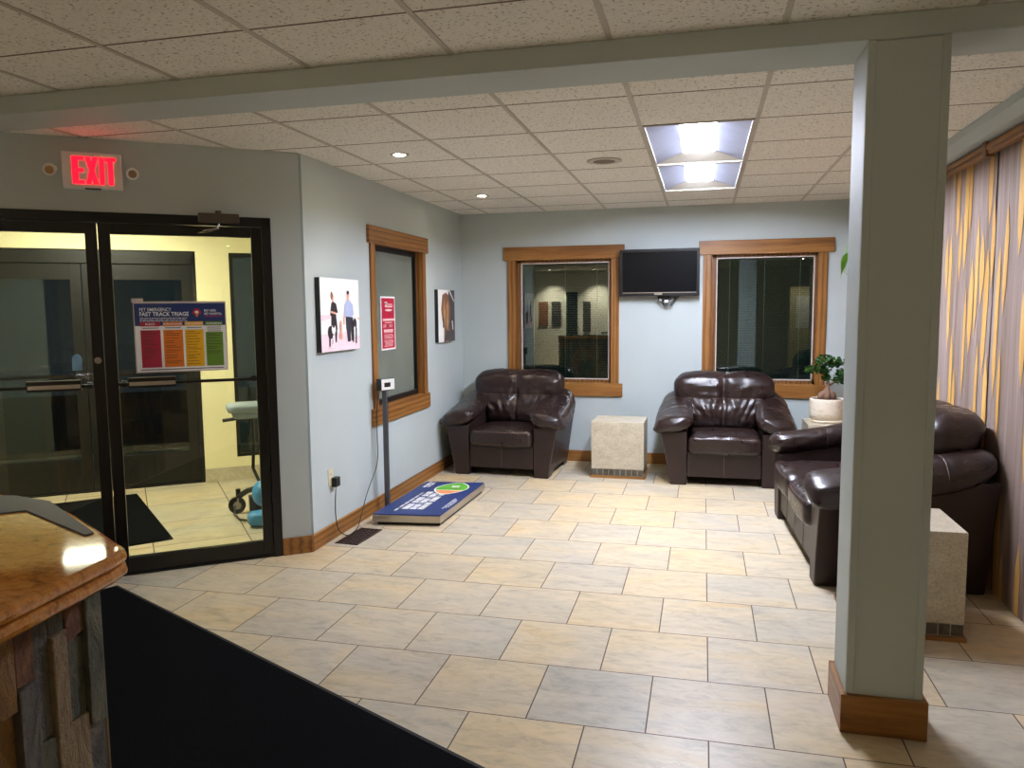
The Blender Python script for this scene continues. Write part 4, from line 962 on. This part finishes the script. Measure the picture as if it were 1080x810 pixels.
# ------------------------------------------------------------------ ceiling fixtures
def troffer(ya, yb, label):
    loc = ((LX0+LX1)/2, (ya+yb)/2, HC); r = thing('ceiling_light', label, 'ceiling light', loc, group='recessed rectangular ceiling lights')
    w, l = (LX1-LX0)/2, (yb-ya)/2; iw, il, h = .10, l-.16, .05
    b = MB(); P = lambda x, y, z: (x, y, z)
    out = [(-w, -l, .0), (w, -l, .0), (w, l, .0), (-w, l, .0)]; inn = [(-iw, -il, h), (iw, -il, h), (iw, il, h), (-iw, il, h)]
    b.add(out+inn, [(0, 1, 5, 4), (1, 2, 6, 5), (2, 3, 7, 6), (3, 0, 4, 7)]); b.m[:] = [1, 0, 1, 0]; b.build('reflector', ['reflector', 'grid'], r)  # end panels coloured lighter than the sides to imitate brighter light on them
    b = MB(); b.box((-iw, -il, h-.004), (iw, il, h+.01)); b.build('lens', 'tube', r)
    b = MB()
    for q in ((-w-.002, -w+.010, -l, l), (w-.010, w+.002, -l, l), (-w, w, -l-.002, -l+.008), (-w, w, l-.008, l+.002)): b.box((q[0], q[2], -.005), (q[1], q[3], .003))
    b.box((-w, -l, h+.012), (w, l, h+.02)); b.build('housing', 'grid', r)
troffer(*LY[0], 'recessed rectangular ceiling light nearer the beam')
troffer(*LY[1], 'recessed rectangular ceiling light nearer the back wall')
def downlight(x, y, label, power, tilt=0, cone=110):
    loc = (x, y, HC); r = thing('recessed_downlight', label, 'ceiling light', loc, group='round recessed downlights')
    b = MB(); b.lathe([(.05, -.004), (.058, -.006), (.062, 0), (.05, .0), (.049, -.003)], n=28); b.build('trim_ring', 'grid', r, smooth=True)
    b = MB(); b.lathe([(.048, -.003), (.03, -.0045), (.001, -.005)], n=24); b.build('lamp', 'dl', r)
    if power:
        l = bpy.data.lights.new('downlight_lamp', 'SPOT'); l.energy = power; l.spot_size = R(cone); l.spot_blend = .8; l.color = (1, .86, .66); l.shadow_soft_size = .04
        lo = bpy.data.objects.new('downlight_spot', l); COL.objects.link(lo); lo.parent = r; lo.location = (0, 0, -.012); lo.rotation_euler = (R(tilt), 0, 0)
downlight(-1.89, 4.67, 'small round downlight in the ceiling near the entrance', 6)
downlight(-1.89, 6.54, 'small round downlight in the ceiling near the corner armchair', 6)
loc = (-.66, 5.25, HC); r = thing('ceiling_speaker', 'round beige speaker grille in the ceiling beside the lights', 'speaker', loc)
b = MB(); b.lathe([(.115, 0), (.118, -.006), (.105, -.008)], n=36); b.build('rim', 'grid', r, smooth=True)
b = MB(); b.lathe([(.104, -.006), (.06, -.009), (.001, -.010)], n=36); b.build('grille', 'gridline', r, smooth=True)

# ------------------------------------------------------------------ reception area behind the camera (seen in the window reflections)
for i, (x, lab) in enumerate(((-3.9, 'added unseen downlight left of the three over the reception wall'), (-2.7, 'added unseen middle downlight of the three over the reception wall'), (-1.5, 'added unseen downlight right of the three over the reception wall'))):
    downlight(x, SY+.60, lab, 95, -22, 80)  # unseen downlights added to light the wall that the windows reflect
downlight(2.0, -1.4, 'single added unseen downlight over the tall beige cabinet', 22, -15, 80)  # lamp added to brighten the cabinet in the window reflection
def canvas(x0, x1, z0, z1, lab, m):
    loc = ((x0+x1)/2, SY, z0); b = MB(); b.box((x0, SY, z0), (x1, SY+.03, z1)); o = b.build('canvas_picture', m, off=loc); o.location = loc; tag(o, lab, 'picture')
canvas(-4.3, -4.05, 1.1, 1.75, 'small brown canvas picture at the far left of the reception wall', 'brownp')
canvas(-3.95, -3.70, 1.1, 1.75, 'small grey canvas picture on the reception wall left of the dark door', 'greyp')
canvas(-3.10, -2.90, .95, 1.75, 'narrow grey canvas picture right of the dark door', 'greyp')
canvas(-2.35, -2.1, 1.0, 1.7, 'tan canvas picture above the dark cabinet', 'brownl')
canvas(-1.95, -1.7, 1.0, 1.7, 'brown canvas picture above the right half of the dark cabinet', 'brownp')
b = MB(); b.box((-3.55, SY, 0), (-3.25, SY+.04, 2.0)); st(b.build('door_5', 'darkwood', bevel=.005), 'narrow dark door in the reception wall', 'door')
loc = (-2.0, SY+.3, 0); r = thing('cabinet', 'dark low cabinet against the reception wall', 'cabinet', loc)
b = MB(); b.box((-.55, -.25, 0), (.75, .25, .95)); b.build('body', 'darkwood', r, bevel=.006)
for k in range(3): b = MB(); b.box((-.54+.43*k, .25, .03), (-.12+.43*k, .268, .93)); b.build('door', 'darkwood', r, bevel=.004)
loc = (2.1, -2.2, 0); r = thing('cabinet', 'tall beige cabinet with a paper notice on it', 'cabinet', loc)
b = MB(); b.box((-.28, -.2, 0), (.28, .2, 2.0)); b.build('body', 'cream_plastic', r, bevel=.006)
b = MB(); b.box((-.27, .2, .03), (.0, .215, 1.97)); b.box((.005, .2, .03), (.27, .215, 1.97)); b.build('door', 'cream_plastic', r, bevel=.004)
b = MB(); b.box((-.15, .216, 1.1), (.2, .218, 1.8), 0); b.build('paper_notice', 'wht', r)

# ------------------------------------------------------------------ lights
def area(name, loc, sx, sy, e, col, rot=(0, 0, 0)):
    l = bpy.data.lights.new(name, 'AREA'); l.shape = 'RECTANGLE'; l.size = sx; l.size_y = sy; l.energy = e; l.color = col
    o = bpy.data.objects.new(name, l); COL.objects.link(o); o.location = loc; o.rotation_euler = rot; return o

area('reception_fill', (-1.5, -2.5, HC-.02), .55, 1.15, 3, (1, .93, .80))  # unseen warm fill lamp added behind the camera
w = bpy.data.worlds.new('world'); scene.world = w; w.use_nodes = True
w.node_tree.nodes['Background'].inputs[0].default_value = (.02, .025, .035, 1); w.node_tree.nodes['Background'].inputs[1].default_value = .35

# ------------------------------------------------------------------ camera
F, YAW, PIT, ROL = 807.668, -0.2447661, 0.0981859, -0.0090795
fw = Vector((math.sin(YAW)*math.cos(PIT), math.cos(YAW)*math.cos(PIT), -math.sin(PIT))); rt = Vector((math.cos(YAW), -math.sin(YAW), 0)); up = rt.cross(fw)
r2 = rt*math.cos(ROL)+up*math.sin(ROL); u2 = -rt*math.sin(ROL)+up*math.cos(ROL)
cam = bpy.data.cameras.new('camera'); co = bpy.data.objects.new('camera', cam); COL.objects.link(co)
cam.sensor_fit = 'HORIZONTAL'; cam.sensor_width = 36; cam.lens = F/1080*36; cam.clip_start = .05
co.matrix_world = Matrix(((r2.x, u2.x, -fw.x, 0), (r2.y, u2.y, -fw.y, 0), (r2.z, u2.z, -fw.z, H_CAM), (0, 0, 0, 1)))
scene.camera = co
vs_ = scene.view_settings; vs_.view_transform = 'Standard'; vs_.look = 'None'; vs_.gamma = 1; vs_.use_curve_mapping = False; vs_.exposure = 2.35
scene.cycles.max_bounces = 10; scene.cycles.diffuse_bounces = 6; scene.cycles.transparent_max_bounces = 16
